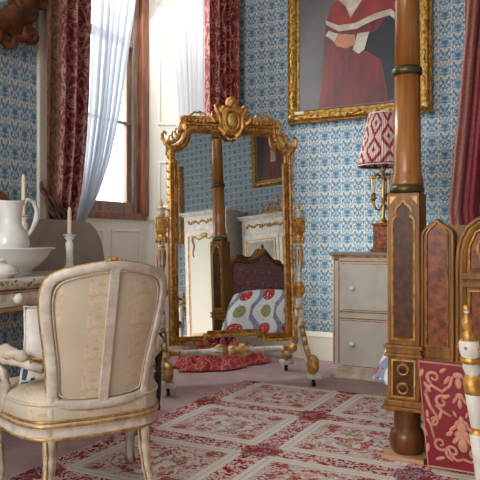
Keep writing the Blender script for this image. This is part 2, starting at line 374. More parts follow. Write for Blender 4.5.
# ============================================================ mesh builder
class MB:
    def __init__(s): s.bm = bmesh.new(); s.uv = s.bm.loops.layers.uv.new('UVMap')
    def _f(s, vs, m, smooth):
        try: f = s.bm.faces.new(vs)
        except ValueError: return None
        f.material_index = m; f.smooth = smooth; return f
    def box(s, x0, x1, y0, y1, z0, z1, m=0, bev=0.0):
        b2 = bmesh.new(); r = bmesh.ops.create_cube(b2, size=1)
        bmesh.ops.scale(b2, vec=(x1 - x0, y1 - y0, z1 - z0), verts=b2.verts)
        bmesh.ops.translate(b2, vec=((x0 + x1) / 2, (y0 + y1) / 2, (z0 + z1) / 2), verts=b2.verts)
        if bev: bmesh.ops.bevel(b2, geom=list(b2.edges), offset=bev, segments=2, affect='EDGES', profile=.6)
        return s._merge(b2, m, False)
    def _merge(s, b2, m, smooth):
        mp = {}; out = []
        for v in b2.verts: mp[v] = s.bm.verts.new(v.co); out.append(mp[v])
        for f in b2.faces: s._f([mp[v] for v in f.verts], m, smooth)
        b2.free(); return out
    def lathe(s, prof, c=(0, 0, 0), m=0, seg=20, axis='z', ms=None, cap=True):
        # prof [(r,h)...]; ms: optional material per segment
        rings = []; out = []
        for r, h in prof:
            ring = []
            for k in range(seg):
                a = 2 * PI * k / seg; p, q = r * math.cos(a), r * math.sin(a)
                co = {'z': (p, q, h), 'x': (h, p, q), 'y': (q, h, p)}[axis]
                ring.append(s.bm.verts.new((co[0] + c[0], co[1] + c[1], co[2] + c[2])))
            rings.append(ring); out += ring
        for i in range(len(rings) - 1):
            mm = ms[i] if ms else m
            for k in range(seg):
                s._f([rings[i][k], rings[i][(k + 1) % seg], rings[i + 1][(k + 1) % seg], rings[i + 1][k]], mm, True)
        if cap:
            for ring, i in ((rings[0][::-1], 0), (rings[-1], -1)):
                if prof[i][0] > 1e-4: s._f(ring, (ms[i] if ms else m), False)
        return out
    def ell(s, c, r, m=0, seg=10, rot=None):
        b2 = bmesh.new(); bmesh.ops.create_uvsphere(b2, u_segments=seg, v_segments=max(5, seg // 2 + 1), radius=1)
        mt = Matrix.Translation(c) @ (rot.to_4x4() if rot else Matrix()) @ Matrix.Diagonal((r[0], r[1], r[2], 1))
        bmesh.ops.transform(b2, matrix=mt, verts=b2.verts); return s._merge(b2, m, True)
    def tube(s, pts, rad, m=0, seg=8, flat=1.0, closed=False, up=None):
        pts = [Vector(p) for p in pts]; n = len(pts); rings = []; out = []
        rr = rad if isinstance(rad, (list, tuple)) else [rad] * n
        prev = None
        for i, p in enumerate(pts):
            a = pts[(i - 1) % n] if (i > 0 or closed) else p; b = pts[(i + 1) % n] if (i < n - 1 or closed) else p
            t = (b - a).normalized() if (b - a).length > 1e-9 else Vector((0, 0, 1))
            if up is not None: side = t.cross(Vector(up))
            elif prev is not None: side = t.cross(prev.cross(t))
            else: side = t.cross(Vector((0, 0, 1)) if abs(t.z) < .9 else Vector((1, 0, 0)))
            if side.length < 1e-6: side = t.orthogonal()
            side.normalize(); u2 = side.cross(t).normalized(); prev = u2 if up is None else None
            if up is None: prev = u2
            ring = []
            for k in range(seg):
                an = 2 * PI * k / seg
                ring.append(s.bm.verts.new(p + side * math.cos(an) * rr[i] + u2 * math.sin(an) * rr[i] * flat))
            rings.append(ring); out += ring
        for i in range(n if closed else n - 1):
            A, B = rings[i], rings[(i + 1) % n]
            for k in range(seg): s._f([A[k], A[(k + 1) % seg], B[(k + 1) % seg], B[k]], m, True)
        if not closed: s._f(rings[0][::-1], m, False); s._f(rings[-1], m, False)
        return out
    def prism(s, pts, d0, d1, plane='xz', m=0, mside=None):
        # outline pts (a,b) extruded between d0 and d1 on the third axis
        def co(a, b, d): return {'xz': (a, d, b), 'yz': (d, a, b), 'xy': (a, b, d)}[plane]
        A = [s.bm.verts.new(co(a, b, d0)) for a, b in pts]; B = [s.bm.verts.new(co(a, b, d1)) for a, b in pts]
        s._f(A, m, False); s._f(B[::-1], m, False)
        for i in range(len(pts)):
            j = (i + 1) % len(pts); s._f([A[j], A[i], B[i], B[j]], m if mside is None else mside, False)
        return A + B
    def sweep(s, path, prof, plane='xz', closed=True, m=0, d=0.0, smooth=False, sgn=1):
        # path: 2D points; prof: [(offset along outward normal, depth)], mitred
        def co(a, b, dd): return {'xz': (a, dd, b), 'yz': (dd, a, b), 'xy': (a, b, dd)}[plane]
        n = len(path); rings = []; out = []
        for i in range(n):
            p = Vector(path[i]); a = Vector(path[(i - 1) % n]) if (i or closed) else None; b = Vector(path[(i + 1) % n]) if (i < n - 1 or closed) else None
            ns = []
            for q0, q1 in ((a, p), (p, b)):
                if q0 is None or q1 is None: continue
                t = (q1 - q0)
                if t.length < 1e-9: continue
                t.normalize(); ns.append(Vector((t.y, -t.x)) * sgn)
            if len(ns) == 2:
                mv = ns[0] + ns[1]
                if mv.length < .2: mv = ns[0].copy()
                mv.normalize(); k = 1 / max(.35, mv.dot(ns[0])); mv *= k
            else: mv = ns[0]
            ring = [s.bm.verts.new(co(p.x + mv.x * o, p.y + mv.y * o, d + dd)) for o, dd in prof]
            rings.append(ring); out += ring
        for i in range(n if closed else n - 1):
            A, B = rings[i], rings[(i + 1) % n]
            for k in range(len(prof) - 1): s._f([A[k], A[k + 1], B[k + 1], B[k]], m, smooth)
        if not closed and len(prof) > 2:
            s._f(rings[0], m, False); s._f(rings[-1][::-1], m, False)
        return out
    def sheet(s, fn, nu, nv, m=0, su=1, sv=1, smooth=True, uvf=None, closed=False):
        V = [[s.bm.verts.new(fn(i / nu, j / nv)) for j in range(nv + 1)] for i in range(nu + 1)]
        if closed: V[-1] = V[0]
        for i in range(nu):
            for j in range(nv):
                f = s._f([V[i][j], V[i + 1][j], V[i + 1][j + 1], V[i][j + 1]], m, smooth)
                if f:
                    for l, (a, b) in zip(f.loops, ((i, j), (i + 1, j), (i + 1, j + 1), (i, j + 1))):
                        l[s.uv].uv = uvf(a / nu, b / nv) if uvf else (a / nu * su, b / nv * sv)
        return [v for r in V for v in r]
    def warp(s, fn):
        for v in s.bm.verts: v.co = fn(v.co)
    def xf(s, verts, mt):
        for v in verts: v.co = mt @ v.co
    def build(s, name, mats, parent=None, loc=(0, 0, 0), rot=(0, 0, 0), label=None, solid=0, sub=0):
        bmesh.ops.recalc_face_normals(s.bm, faces=s.bm.faces)
        me = bpy.data.meshes.new(name); s.bm.to_mesh(me); s.bm.free()
        for k in (mats if isinstance(mats, (list, tuple)) else [mats]): me.materials.append(M[k])
        o = bpy.data.objects.new(name, me); COL.objects.link(o); o.location = loc; o.rotation_euler = rot
        if parent: o.parent = parent
        if label: o['label'] = label
        if solid:
            md = o.modifiers.new('thickness', 'SOLIDIFY'); md.thickness = solid; md.offset = 0
        if sub:
            md = o.modifiers.new('smooth', 'SUBSURF'); md.levels = sub; md.render_levels = sub
        return o
def spiral(cx, cz, r0, r1, a0, turns, n=18, y=0, plane='xz'):
    out = []
    for i in range(n + 1):
        t = i / n; r = r0 + (r1 - r0) * t; a = a0 + turns * 2 * PI * t
        p, q = cx + r * math.cos(a), cz + r * math.sin(a)
        out.append((p, y, q) if plane == 'xz' else (y, p, q))
    return out
def taper(n, r0, r1): return [r0 + (r1 - r0) * i / (n - 1) for i in range(n)]
def thing(name, label, cat, loc=(0, 0, 0), rz=0, group=None):
    o = bpy.data.objects.new(name, None); COL.objects.link(o); o.location = loc; o.rotation_euler = (0, 0, rz)
    o['label'] = label; o['category'] = cat; o.empty_display_size = .1
    if group: o['group'] = group
    return o
def tag(o, label, cat, group=None):
    o['label'] = label; o['category'] = cat
    if group: o['group'] = group
    return o
def struct(o, label=None):
    o['kind'] = 'structure'
    if label: o['label'] = label
    return o
def interp(tab, z):                        # tab [(z, v)] ascending z
    if z <= tab[0][0]: return tab[0][1]
    for (a, va), (b, vb) in zip(tab, tab[1:]):
        if z <= b: return va + (vb - va) * (z - a) / (b - a)
    return tab[-1][1]

# ============================================================ ROOM
XW, XE, YN, YS, H = -2.8, 3.2, 5.28, -2.5, 3.9
b = MB(); b.box(XW - .8, XE + .2, YS - .2, YN + .2, -.1, 0); struct(b.build('floor', 'mauve'), 'mauve fitted carpet floor')
b = MB(); b.box(XW - .8, XE + .2, YS - .2, YN + .2, H, H + .1); struct(b.build('ceiling', 'ceiling'), 'pale cream ceiling')
b = MB(); b.box(XW - .8, XE + .2, YN, YN + .2, 0, H); struct(b.build('wall_back', 'paper_back'), 'blue and cream patterned wallpaper wall')
b = MB(); b.box(XE, XE + .2, YS, YN, 0, H); struct(b.build('wall_right', 'paper_right'), 'blue wallpaper wall opposite the window')
b = MB()
O2 = (-.8, 1.1)                            # second window opening, behind the frame edge
O1 = (2.86, 4.99)
TOP = 3.6
for y0, y1, z0, z1 in ((YS, O2[0], 0, H), (O2[0], O2[1], TOP, H), (O2[0], O2[1], 0, 1.2), (O2[1], O1[0], 0, H), (O1[0], O1[1], TOP, H), (O1[1], YN, 0, H)):
    b.box(XW - .2, XW, y0, y1, z0, z1)
struct(b.build('wall_left', 'paper_left'), 'blue wallpaper wall with the window recess')
b = MB()
b.box(XW - .2, -2.55, YS - .2, YS, 0, H); b.box(-.15, XE + .2, YS - .2, YS, 0, H); b.box(-2.55, -.15, YS - .2, YS, 0, .9); b.box(-2.55, -.15, YS - .2, YS, 3.5, H)
struct(b.build('wall_front', 'paper_back'), 'wallpaper wall behind the viewer')
# recess of the seen window
XG = -3.36
def raised_panel(mb, y0, y1, z0, z1, x, s=1, m=0):  # moulded panel on a plane x=const (local)
    mb.sweep([(y0, z0), (y1, z0), (y1, z1), (y0, z1)], [(0, 0), (-.004, .008 * s), (-.018, .010 * s), (-.030, -.006 * s), (-.034, -.006 * s)], 'yz', True, m, x)
b = MB(); b.box(XG - .15, XG, 2.6, 5.2, 0, 1.205)
for y0, y1 in ((3.12, 3.55), (3.64, 4.07), (4.16, 4.56)): raised_panel(b, y0, y1, .30, 1.12, XG + .001)
struct(b.build('wall_dado', 'cream_wall'), 'cream panelled dado below the window')
b = MB(); b.box(XG - .15, XG, 2.6, 3.1, 1.2, H); b.box(XG - .15, XG, 4.645, 5.3, 1.2, H); b.box(XG - .15, XG, 3.1, 4.645, TOP, H)
b.box(XG - .15, XW - .2, 2.4, 5.3, TOP, H - .02)
struct(b.build('wall_recess', 'cream_wall'), 'cream wall around the window frame')
# splayed reveals with shutter panels: local x along the splay (from jamb to room), y outward
def reveal(name, p0, p1, flip, label):
    d = Vector((p1[0] - p0[0], p1[1] - p0[1])); L = d.length; ang = math.atan2(d.y, d.x)
    b = MB(); s = -1 if flip else 1
    b.box(0, L, 0, .06 * s, 0, TOP)
    # shutters in a shallow field
    for (z0, z1) in ((.22, 1.08), (1.30, 1.72), (1.80, 1.95 + .0), (2.03, 3.0), (3.08, 3.5)):
        if z1 - z0 < .3 and z0 != 1.30: continue
        b.sweep([(.10, z0), (L - .07, z0), (L - .07, z1), (.10, z1)], [(0, 0), (-.004, -.010 * s), (-.018, -.012 * s), (-.034, .004 * s), (-.036, .004 * s)], 'xz', True, 0, 0)
    b.box(0, L, -.012 * s, 0, 1.205, 1.235); b.box(0, L, -.014 * s, 0, 0, .16)
    return struct(b.build(name, 'cream_wall', None, (p0[0], p0[1], 0), (0, 0, ang)), label)
reveal('trim_1', (XG, 4.64), (-2.80, 4.99), False, 'cream panelled shutter reveal right of window')
reveal('trim_2', (XG, 3.10), (-2.80, 2.86), True, 'cream panelled reveal left of window')
b = MB(); b.box(XW, XW + .025, 2.79, 2.86, 0, TOP + .1, 0, .006); b.box(XW, XW + .025, 4.99, 5.06, 0, TOP + .1, 0, .006); b.box(XW, XW + .025, 2.79, 5.06, TOP, TOP + .1, 0, .006)
struct(b.build('trim_3', 'cream_trim'), 'cream architrave of the window recess')
# window frame (wood): stiles, rails, bars
b = MB()
b.box(-3.46, -3.33, 4.55, 4.64, 1.235, TOP, 0, .006); b.box(-3.46, -3.33, 3.10, 3.19, 1.235, TOP, 0, .006)
b.box(-3.48, -3.335, 3.12, 4.62, 1.20, 1.256, 0, .006)
b.box(-3.46, -3.33, 3.10, 4.64, TOP - .08, TOP, 0, .006)
fr = struct(b.build('window_1', 'window_wood'), 'brown wooden window frame')
b = MB()
b.box(-3.45, -3.37, 4.47, 4.55, 1.255, TOP - .08, 0, .004); b.box(-3.438, -3.402, 4.42, 4.472, 1.34, TOP - .1, 0, .003)
b.box(-3.45, -3.37, 3.19, 3.27, 1.255, TOP - .08, 0, .004); b.box(-3.445, -3.375, 3.26, 4.475, 1.256, 1.345, 0, .004)
b.box(-3.445, -3.375, 3.26, 4.475, 2.66, 2.72, 0, .004); b.box(-3.44, -3.39, 3.26, 4.475, 2.0, 2.022, 0, .003); b.box(-3.44, -3.39, 3.86, 3.885, 1.3, TOP - .1, 0, .003)
b.build('window_sash', 'window_wood_grey', fr, label='weathered brown sliding sash')
b = MB(); b.box(-3.422, -3.416, 3.2, 4.5, 1.3, TOP - .1); b.build('window_glass', 'glass', fr)
# second window (out of frame, lights the room)
b = MB(); b.box(-3.0, -2.92, O2[0], O2[0] + .08, 1.2, TOP); b.box(-3.0, -2.92, O2[1] - .08, O2[1], 1.2, TOP); b.box(-3.0, -2.92, O2[0], O2[1], 1.2, 1.28); b.box(-3.0, -2.92, O2[0], O2[1], TOP - .08, TOP); b.box(-2.99, -2.94, O2[0], O2[1], 2.4, 2.45)
w2_ = struct(b.build('window_2', 'window_wood'), 'brown window frame out of view')
b = MB(); b.box(-3.32, -3.30, O2[0] - .3, O2[1] + .3, 1.0, TOP + .2); b.build('sun_blocker', 'cream_wall', w2_)  # unseen slab added outside the second window to keep the sun out
b = MB(); b.box(-2.55, -2.47, YS - .1, YS - .02, .9, 3.5); b.box(-.23, -.15, YS - .1, YS - .02, .9, 3.5); b.box(-2.55, -.15, YS - .1, YS - .02, .9, .98); b.box(-2.55, -.15, YS - .1, YS - .02, 3.42, 3.5)
struct(b.build('window_3', 'window_wood'), 'window frame behind the viewer')
# baseboards
def base_prof(): return [(0, 0), (0, .02), (.19, .02), (.20, .028), (.225, .012), (.24, .0)]
b = MB(); b.prism([(YN, 0), (YN - .022, 0), (YN - .022, .19), (YN - .028, .20), (YN - .012, .235), (YN, .24)], XW, XE, 'yz'); struct(b.build('baseboard_back', 'cream_wall'))
b = MB(); b.prism([(XE, 0), (XE - .022, 0), (XE - .022, .19), (XE - .028, .20), (XE - .012, .235), (XE, .24)], YS, YN, 'xz'); struct(b.build('baseboard_right', 'cream_wall'))
b = MB()
for y0, y1 in ((YS, 2.79), (5.06, YN)): b.prism([(XW, 0), (XW + .022, 0), (XW + .022, .19), (XW + .028, .20), (XW + .012, .235), (XW, .24)], y0, y1, 'xz')
struct(b.build('baseboard_left', 'cream_wall'))
b = MB()
for pts, a0, a1, pl in (([(YN, H), (YN - .16, H), (YN - .14, H - .04), (YN - .03, H - .12), (YN, H - .16)], XW, XE, 'yz'), ([(XW, H), (XW + .16, H), (XW + .14, H - .04), (XW + .03, H - .12), (XW, H - .16)], YS, YN, 'xz')): b.prism(pts, a0, a1, pl)
struct(b.build('trim_4', 'ceiling'), 'plaster ceiling cornice')

# ============================================================ RUG
b = MB(); b.box(-2.16, 2.0, -.6, 4.19, .001, .014, 0, .003)
tag(b.build('area_rug', 'rug'), 'large rug of floral squares in red and cream', 'rug')

# ============================================================ CURTAINS
def curtain(name, label, cat, mats, x, ztab, z0, z1, folds, amp, uvw, group=None, solid=.004, phase=0, nu=90, nv=60, lean=None, lining=None):
    # ztab: (z, yL, yR); folds across
    tl = sorted((z, a) for z, a, c in ztab); tr = sorted((z, c) for z, a, c in ztab)
    b = MB()
    def fn(s, t):
        z = z0 + (z1 - z0) * t; yl, yr = interp(tl, z), interp(tr, z); w = yr - yl
        ph = s * folds * 2 * PI + phase + .5 * math.sin(t * 3 + s * 9)
        a = amp * min(1, .45 + w)
        return (x + a * math.sin(ph) + .35 * a * math.sin(2.3 * ph + 1) + (lean(z) if lean else 0), yl + w * s + .3 * a * math.cos(ph), z)
    b.sheet(fn, nu, nv, 0, uvf=lambda s, t: (s * uvw, t * (z1 - z0)))
    if lining:
        for f in b.bm.faces:
            u = sum(l[b.uv].uv.x for l in f.loops) / len(f.loops) / uvw
            if lining[0] <= u <= lining[1]: f.material_index = 1
    return tag(b.build(name, mats, solid=solid), label, cat, group)
curtain('curtain', 'faded burgundy damask curtain gathered left of the window by the washstand', 'curtain', ['burgundy_left', 'burgundy_faded'], -2.76,
        [(3.55, 2.80, 3.22), (2.5, 2.80, 3.21), (1.93, 2.80, 3.19), (1.6, 2.80, 3.16), (1.33, 2.80, 3.12), (1.09, 2.81, 3.05), (0.5, 2.82, 3.08), (.02, 2.80, 3.12)], .02, 3.55, 3.5, .036, .85, lining=(.0, .34))
curtain('curtain', 'burgundy damask curtain hanging right of the window behind the mirror', 'curtain', ['burgundy', 'burgundy'], -2.74,
        [(3.55, 4.62, 5.16), (.9, 4.64, 5.15), (.3, 4.60, 5.12), (.05, 4.5, 5.1)], .05, 3.55, 4.5, .040, 1.3, phase=1.2)
sh = curtain('sheer_curtain', 'white sheer curtain swept diagonally and tied left of the window', 'curtain', ['sheer'], -2.97,
        [(3.5, 3.52, 4.11), (2.83, 3.482, 3.97), (2.36, 3.47, 3.872), (1.937, 3.45, 3.777), (1.60, 3.41, 3.664), (1.342, 3.36, 3.534), (1.165, 3.30, 3.40), (1.05, 3.26, 3.31), (.9, 3.24, 3.3), (.02, 3.2, 3.36)], .02, 3.5, 7, .030, 1, solid=0, nu=120, nv=70)
curtain('sheer_curtain', 'white sheer curtain hanging straight beside the right burgundy curtain', 'curtain', ['sheer'], -2.90,
        [(3.5, 4.27, 4.90), (2.94, 4.30, 4.88), (2.09, 4.41, 4.86), (1.6, 4.46, 4.85), (.02, 4.5, 4.82)], .02, 3.5, 6, .022, 1, solid=0, nu=120, phase=.6)
b = MB(); b.lathe([(.018, 2.84), (.018, 5.2)], (-2.82 + .0, 0, 3.57), 0, 12, 'y'); 
for y in (2.82, 5.2): b.ell((-2.82, y, 3.57), (.035, .035, .035))
tag(b.build('curtain_pole', 'gilt'), 'gilded curtain pole above the window curtains', 'curtain pole')
# tie-back
b = MB()
P0, P1 = Vector((-2.735, 2.775, 1.325)), Vector((-2.68, 2.95, 1.06))
for k in range(9):
    w = (k - 4) / 4; pts = []
    for i in range(13):
        t = i / 12; p = P0.lerp(P1, t); sp = math.sin(t * PI * .85)
        pts.append((p.x + .02 * math.cos(k * 2.1 + t * 9) * sp + .02 * sp, p.y + w * .035 * sp + .01 * math.sin(t * 14 + k), p.z - .05 * sp + w * .03 * sp))
    b.tube(pts, .0075, 0, 6)
b.ell((-2.74, 2.77, 1.335), (.012, .012, .035))
tag(b.build('curtain_tieback', 'tie_cord'), 'brown corded tieback hooked beside the left burgundy curtain', 'tieback')
# fabric pooled on the floor
b = MB(); rnd = random.Random(4)
from mathutils import noise as mnoise
def pool(s, t):
    a = 2 * PI * s; rr = t
    R1 = 1 + .13 * math.sin(a * 3 + 1) + .10 * math.sin(a * 5 + 2.2) + .04 * math.sin(a * 11)
    rx, ry = .40 * R1 * rr, .21 * R1 * rr
    p, q = rx * math.cos(a), ry * math.sin(a)
    ed = max(0, 1 - rr ** 3)
    n1 = abs(mnoise.noise(Vector((p * 7, q * 9, 1.3)))); n2 = abs(mnoise.noise(Vector((p * 17, q * 21, 4.3))))
    z = .006 + ed * (.03 + .26 * n1 + .10 * n2 + .05 * (1 - rr)) + .007 * rr * abs(math.sin(a * 15))
    return (-2.60 + .60 * p * 1.0 + -.62 * q, 4.60 + .80 * p + .55 * q, z)
b.sheet(pool, 160, 36, 0, uvf=lambda s, t: (.5 * t * math.cos(2 * PI * s), .4 * t * math.sin(2 * PI * s)))
tag(b.build('curtain_fabric_heap', 'cloth_heap', solid=.005), 'red damask fabric crumpled on the carpet behind the standing mirror', 'fabric')
# bed-head curtain
def bedcurt():
    b = MB()
    def fn(s, t):
        z = .05 + 3.0 * t; yl = interp([(.05, -.85), (.95, -.855), (1.25, -.885), (2.07, -.806), (2.8, -.743), (3.05, -.735)], z)
        x = yl + (.55 - .1 * t) * s; ph = s * 4.2 * 2 * PI
        return (x, 5.06 - .04 * math.sin(ph) - .02 * math.sin(2.2 * ph), z)
    b.sheet(fn, 90, 40, 0, uvf=lambda s, t: (s * 1.0, t * 3))
    for f in b.bm.faces:
        u = sum(l[b.uv].uv.x for l in f.loops) / 4
        if u < .16: f.material_index = 1
    return tag(b.build('bed_curtain', ['bed_curtain', 'curtain_lining'], solid=.006), 'dull red bed hanging with dusty pink edge behind the bed footboard', 'curtain')
bedcurt()

# ============================================================ CHEVAL MIRROR
mz = thing('cheval_mirror', 'tall gilded standing mirror on white and gold scrolled feet', 'mirror', (-2.245, 4.125, 0), R(43.5))
def mirror_frame():
    TZ = 1.11
    def mirrored(h): return h + [(-x, z) for x, z in h[::-1]]
    outer_h = [(0, .335), (.20, .335), (.215, .29), (.465, .29), (.465, 1.70)]
    for k in range(7):                      # concave notch
        a = PI / 2 * k / 6; outer_h.append((.465 - .115 * math.sin(a) * 1.0, 1.70 + .10 * (1 - math.cos(a)) * 1.0 + .0))
    outer_h += [(.35, 1.905), (0, 1.925)]
    outer_h = [p for i, p in enumerate(outer_h) if i == 0 or p != outer_h[i - 1]]
    inner_h = [(0, .385), (.19, .385), (.20, .35), (.398, .35), (.398, 1.60), (.412, 1.60), (.412, 1.66)]
    for k in range(7):
        a = PI / 2 * k / 6; inner_h.append((.412 - .115 * math.sin(a), 1.66 + .115 * (1 - math.cos(a))))
    inner_h += [(.297, 1.80), (0, 1.80)]
    cx = .015
    sh_ = lambda L: [(x + cx, z - TZ) for x, z in L]
    full = lambda h: [h[i] for i in range(len(h))] + [(-x, z) for x, z in h[::-1] if x > 1e-6]
    O, I = sh_(full(outer_h)), sh_(full(inner_h))
    b = MB(); t = b.bm
    # plate with hole
    for yy in (.0, .035):
        ov = [t.verts.new((x, yy, z)) for x, z in O]; iv = [t.verts.new((x, yy, z)) for x, z in I]
        es = [t.edges.new((L[i], L[(i + 1) % len(L)])) for L in (ov, iv) for i in range(len(L))]
        bmesh.ops.triangle_fill(t, use_beauty=True, edges=es)
    b.sweep(O, [(0, .035), (0, -.004), (-.006, -.016), (-.016, -.020), (-.026, -.014), (-.030, 0)], 'xz', True, 0)
    b.sweep(I, [(.030, 0), (.026, -.016), (.018, -.018), (.013, -.006), (.006, -.012), (.001, -.006), (0, .02)], 'xz', True, 1)
    # leaf carving along the outer band
    def along(P, step, closed=True):
        out = []
        for i in range(len(P)):
            a, c = Vector(P[i]), Vector(P[(i + 1) % len(P)]); L = (c - a).length
            n = max(1, int(L / step)) if L > .01 else 0
            for k in range(n): out.append((a.lerp(c, (k + .5) / n), math.atan2(c.y - a.y, c.x - a.x)))
        return out
    for (p, an) in along(O, .026):
        nx, nz = math.sin(an), -math.cos(an)
        rot = Matrix.Rotation(-(an + .55), 3, 'Y')
        b.ell((p.x - nx * .018, -.018, p.y - nz * .018), (.015, .010, .0075), 0, 7, rot)
    for (p, an) in along(I, .018):
        nx, nz = math.sin(an), -math.cos(an)
        b.ell((p.x + nx * .023, -.016, p.y + nz * .023), (.0065, .006, .0065), 1, 6)
    for sx in (-1, 1):
        def q(x, z): return (cx + sx * x, z - TZ)
        def tb(pts, r0, r1, y=-.012): b.tube([(q(x, z)[0], y, q(x, z)[1]) for x, z in pts], taper(len(pts), r0, r1), 0, 7)
        # ear scroll at the shoulder
        tb([(.42, 1.66), (.455, 1.69), (.485, 1.715), (.503, 1.745), (.505, 1.78), (.492, 1.80), (.478, 1.792), (.478, 1.778)], .020, .007)
        tb([(.46, 1.60), (.478, 1.64), (.47, 1.69)], .006, .012)
        # leaves climbing the notch
        for k, (x, z) in enumerate(((.448, 1.735), (.425, 1.765), (.40, 1.79), (.378, 1.815))):
            tb([(x, z - .02), (x + .012, z + .01), (x + .006, z + .035), (x - .008, z + .040)], .012, .004, -.01)
        arc = [(.465 - .100 * math.sin(PI / 2 * k / 8), 1.715 + .095 * (1 - math.cos(PI / 2 * k / 8))) for k in range(9)]
        tb([(x + .008, z + .004) for x, z in arc], .020, .018, -.006)
        for k, (x, z) in enumerate(arc): b.ell((cx + sx * (x + .012), -.024, z + .006 - TZ), (.019, .010, .011), k % 2, 7, Matrix.Rotation(sx * (.7 - .12 * k), 3, 'Y'))
        tb([(.35, 1.80), (.372, 1.84), (.378, 1.87), (.362, 1.885), (.350, 1.872)], .012, .005)
        # shoulder corner block and ornaments on top rail
        b.box(*sorted((cx + sx * .33, cx + sx * .375)), -.02, .03, 1.865 - TZ, 1.915 - TZ, 0, .006)
        b.box(*sorted((cx + sx * .10, cx + sx * .362)), -.022, .034, 1.902 - TZ, 1.922 - TZ, 0, .005)
        b.box(*sorted((cx + sx * .10, cx + sx * .34)), -.026, .0, 1.855 - TZ, 1.868 - TZ, 1, .003)
        tb([(.315, 1.925), (.29, 1.935), (.27, 1.952), (.245, 1.945), (.23, 1.955), (.20, 1.945), (.18, 1.93)], .010, .006)
        tb([(.30, 1.93), (.275, 1.945), (.27, 1.958)], .008, .003); tb([(.22, 1.93), (.24, 1.955), (.235, 1.965)], .007, .003)
        # leaf garland beside cartouche
        for k in range(7):
            x = .09 + k * .028; b.ell((cx + sx * x, -.022, 1.884 - TZ + .004 * math.sin(k)), (.017, .009, .010), 0, 7, Matrix.Rotation(sx * .5, 3, 'Y'))
            b.ell((cx + sx * x, -.022, 1.842 - TZ), (.013, .008, .008), 0, 7, Matrix.Rotation(-sx * .5, 3, 'Y'))
        for z in [1.62 - .055 * k for k in range(9)]:   # little leaves on the outside edge
            tb([(.465, z), (.478, z + .012), (.476, z + .026)], .007, .002)
    o = b.build('mirror_frame', ['gilt', 'gilt_dark'], mz, (0, 0, TZ), (R(-3.7), 0, 0))
    g = MB(); g.prism(I, .012, .018, 'xz'); g.build('mirror_glass', 'mirror', o)
    # cartouche crest
    c = MB(); Z = 1.90 - TZ
    c.ell((cx, -.028, Z + .0), (.092, .02, .115), 0, 18); c.ell((cx, -.024, Z + .075), (.105, .016, .035), 0, 14); c.ell((cx, -.048, Z - .01), (.040, .022, .058), 1, 16)
    c.tube([(cx + .052 * math.cos(a), -.05, Z - .01 + .074 * math.sin(a)) for a in [2 * PI * k / 20 for k in range(20)]], .008, 0, 7, closed=True)
    for sx in (-1, 1):
        c.tube([(cx + sx * x, -.03, Z + z) for x, z in ((.02, -.115), (.055, -.10), (.085, -.06), (.082, 0), (.092, .045), (.112, .075), (.118, .10), (.10, .112), (.088, .098), (.095, .085))], taper(10, .024, .012), 0, 8)
        c.tube([(cx + sx * x, -.03, Z + z) for x, z in ((.10, -.02), (.135, -.01), (.15, .02), (.14, .045), (.122, .04), (.124, .022))], taper(6, .020, .010), 0, 7)
        c.tube([(cx + sx * x, -.035, Z + z) for x, z in ((0, .09), (.035, .105), (.06, .095), (.065, .07))], taper(4, .012, .008), 0, 7)
        c.tube([(cx + sx * x, -.035, Z + z) for x, z in ((.005, -.13), (.03, -.14), (.045, -.125), (.035, -.11))], taper(4, .010, .006), 0, 7)
    c.ell((cx, -.03, Z + .125), (.044, .02, .045), 0, 12); c.ell((cx, -.03, Z + .158), (.02, .016, .014), 0, 10); c.ell((cx, -.05, Z + .125), (.016, .01, .02), 1, 10)
    c.build('crest', ['gilt', 'gilt_pale'], o)
mirror_frame()
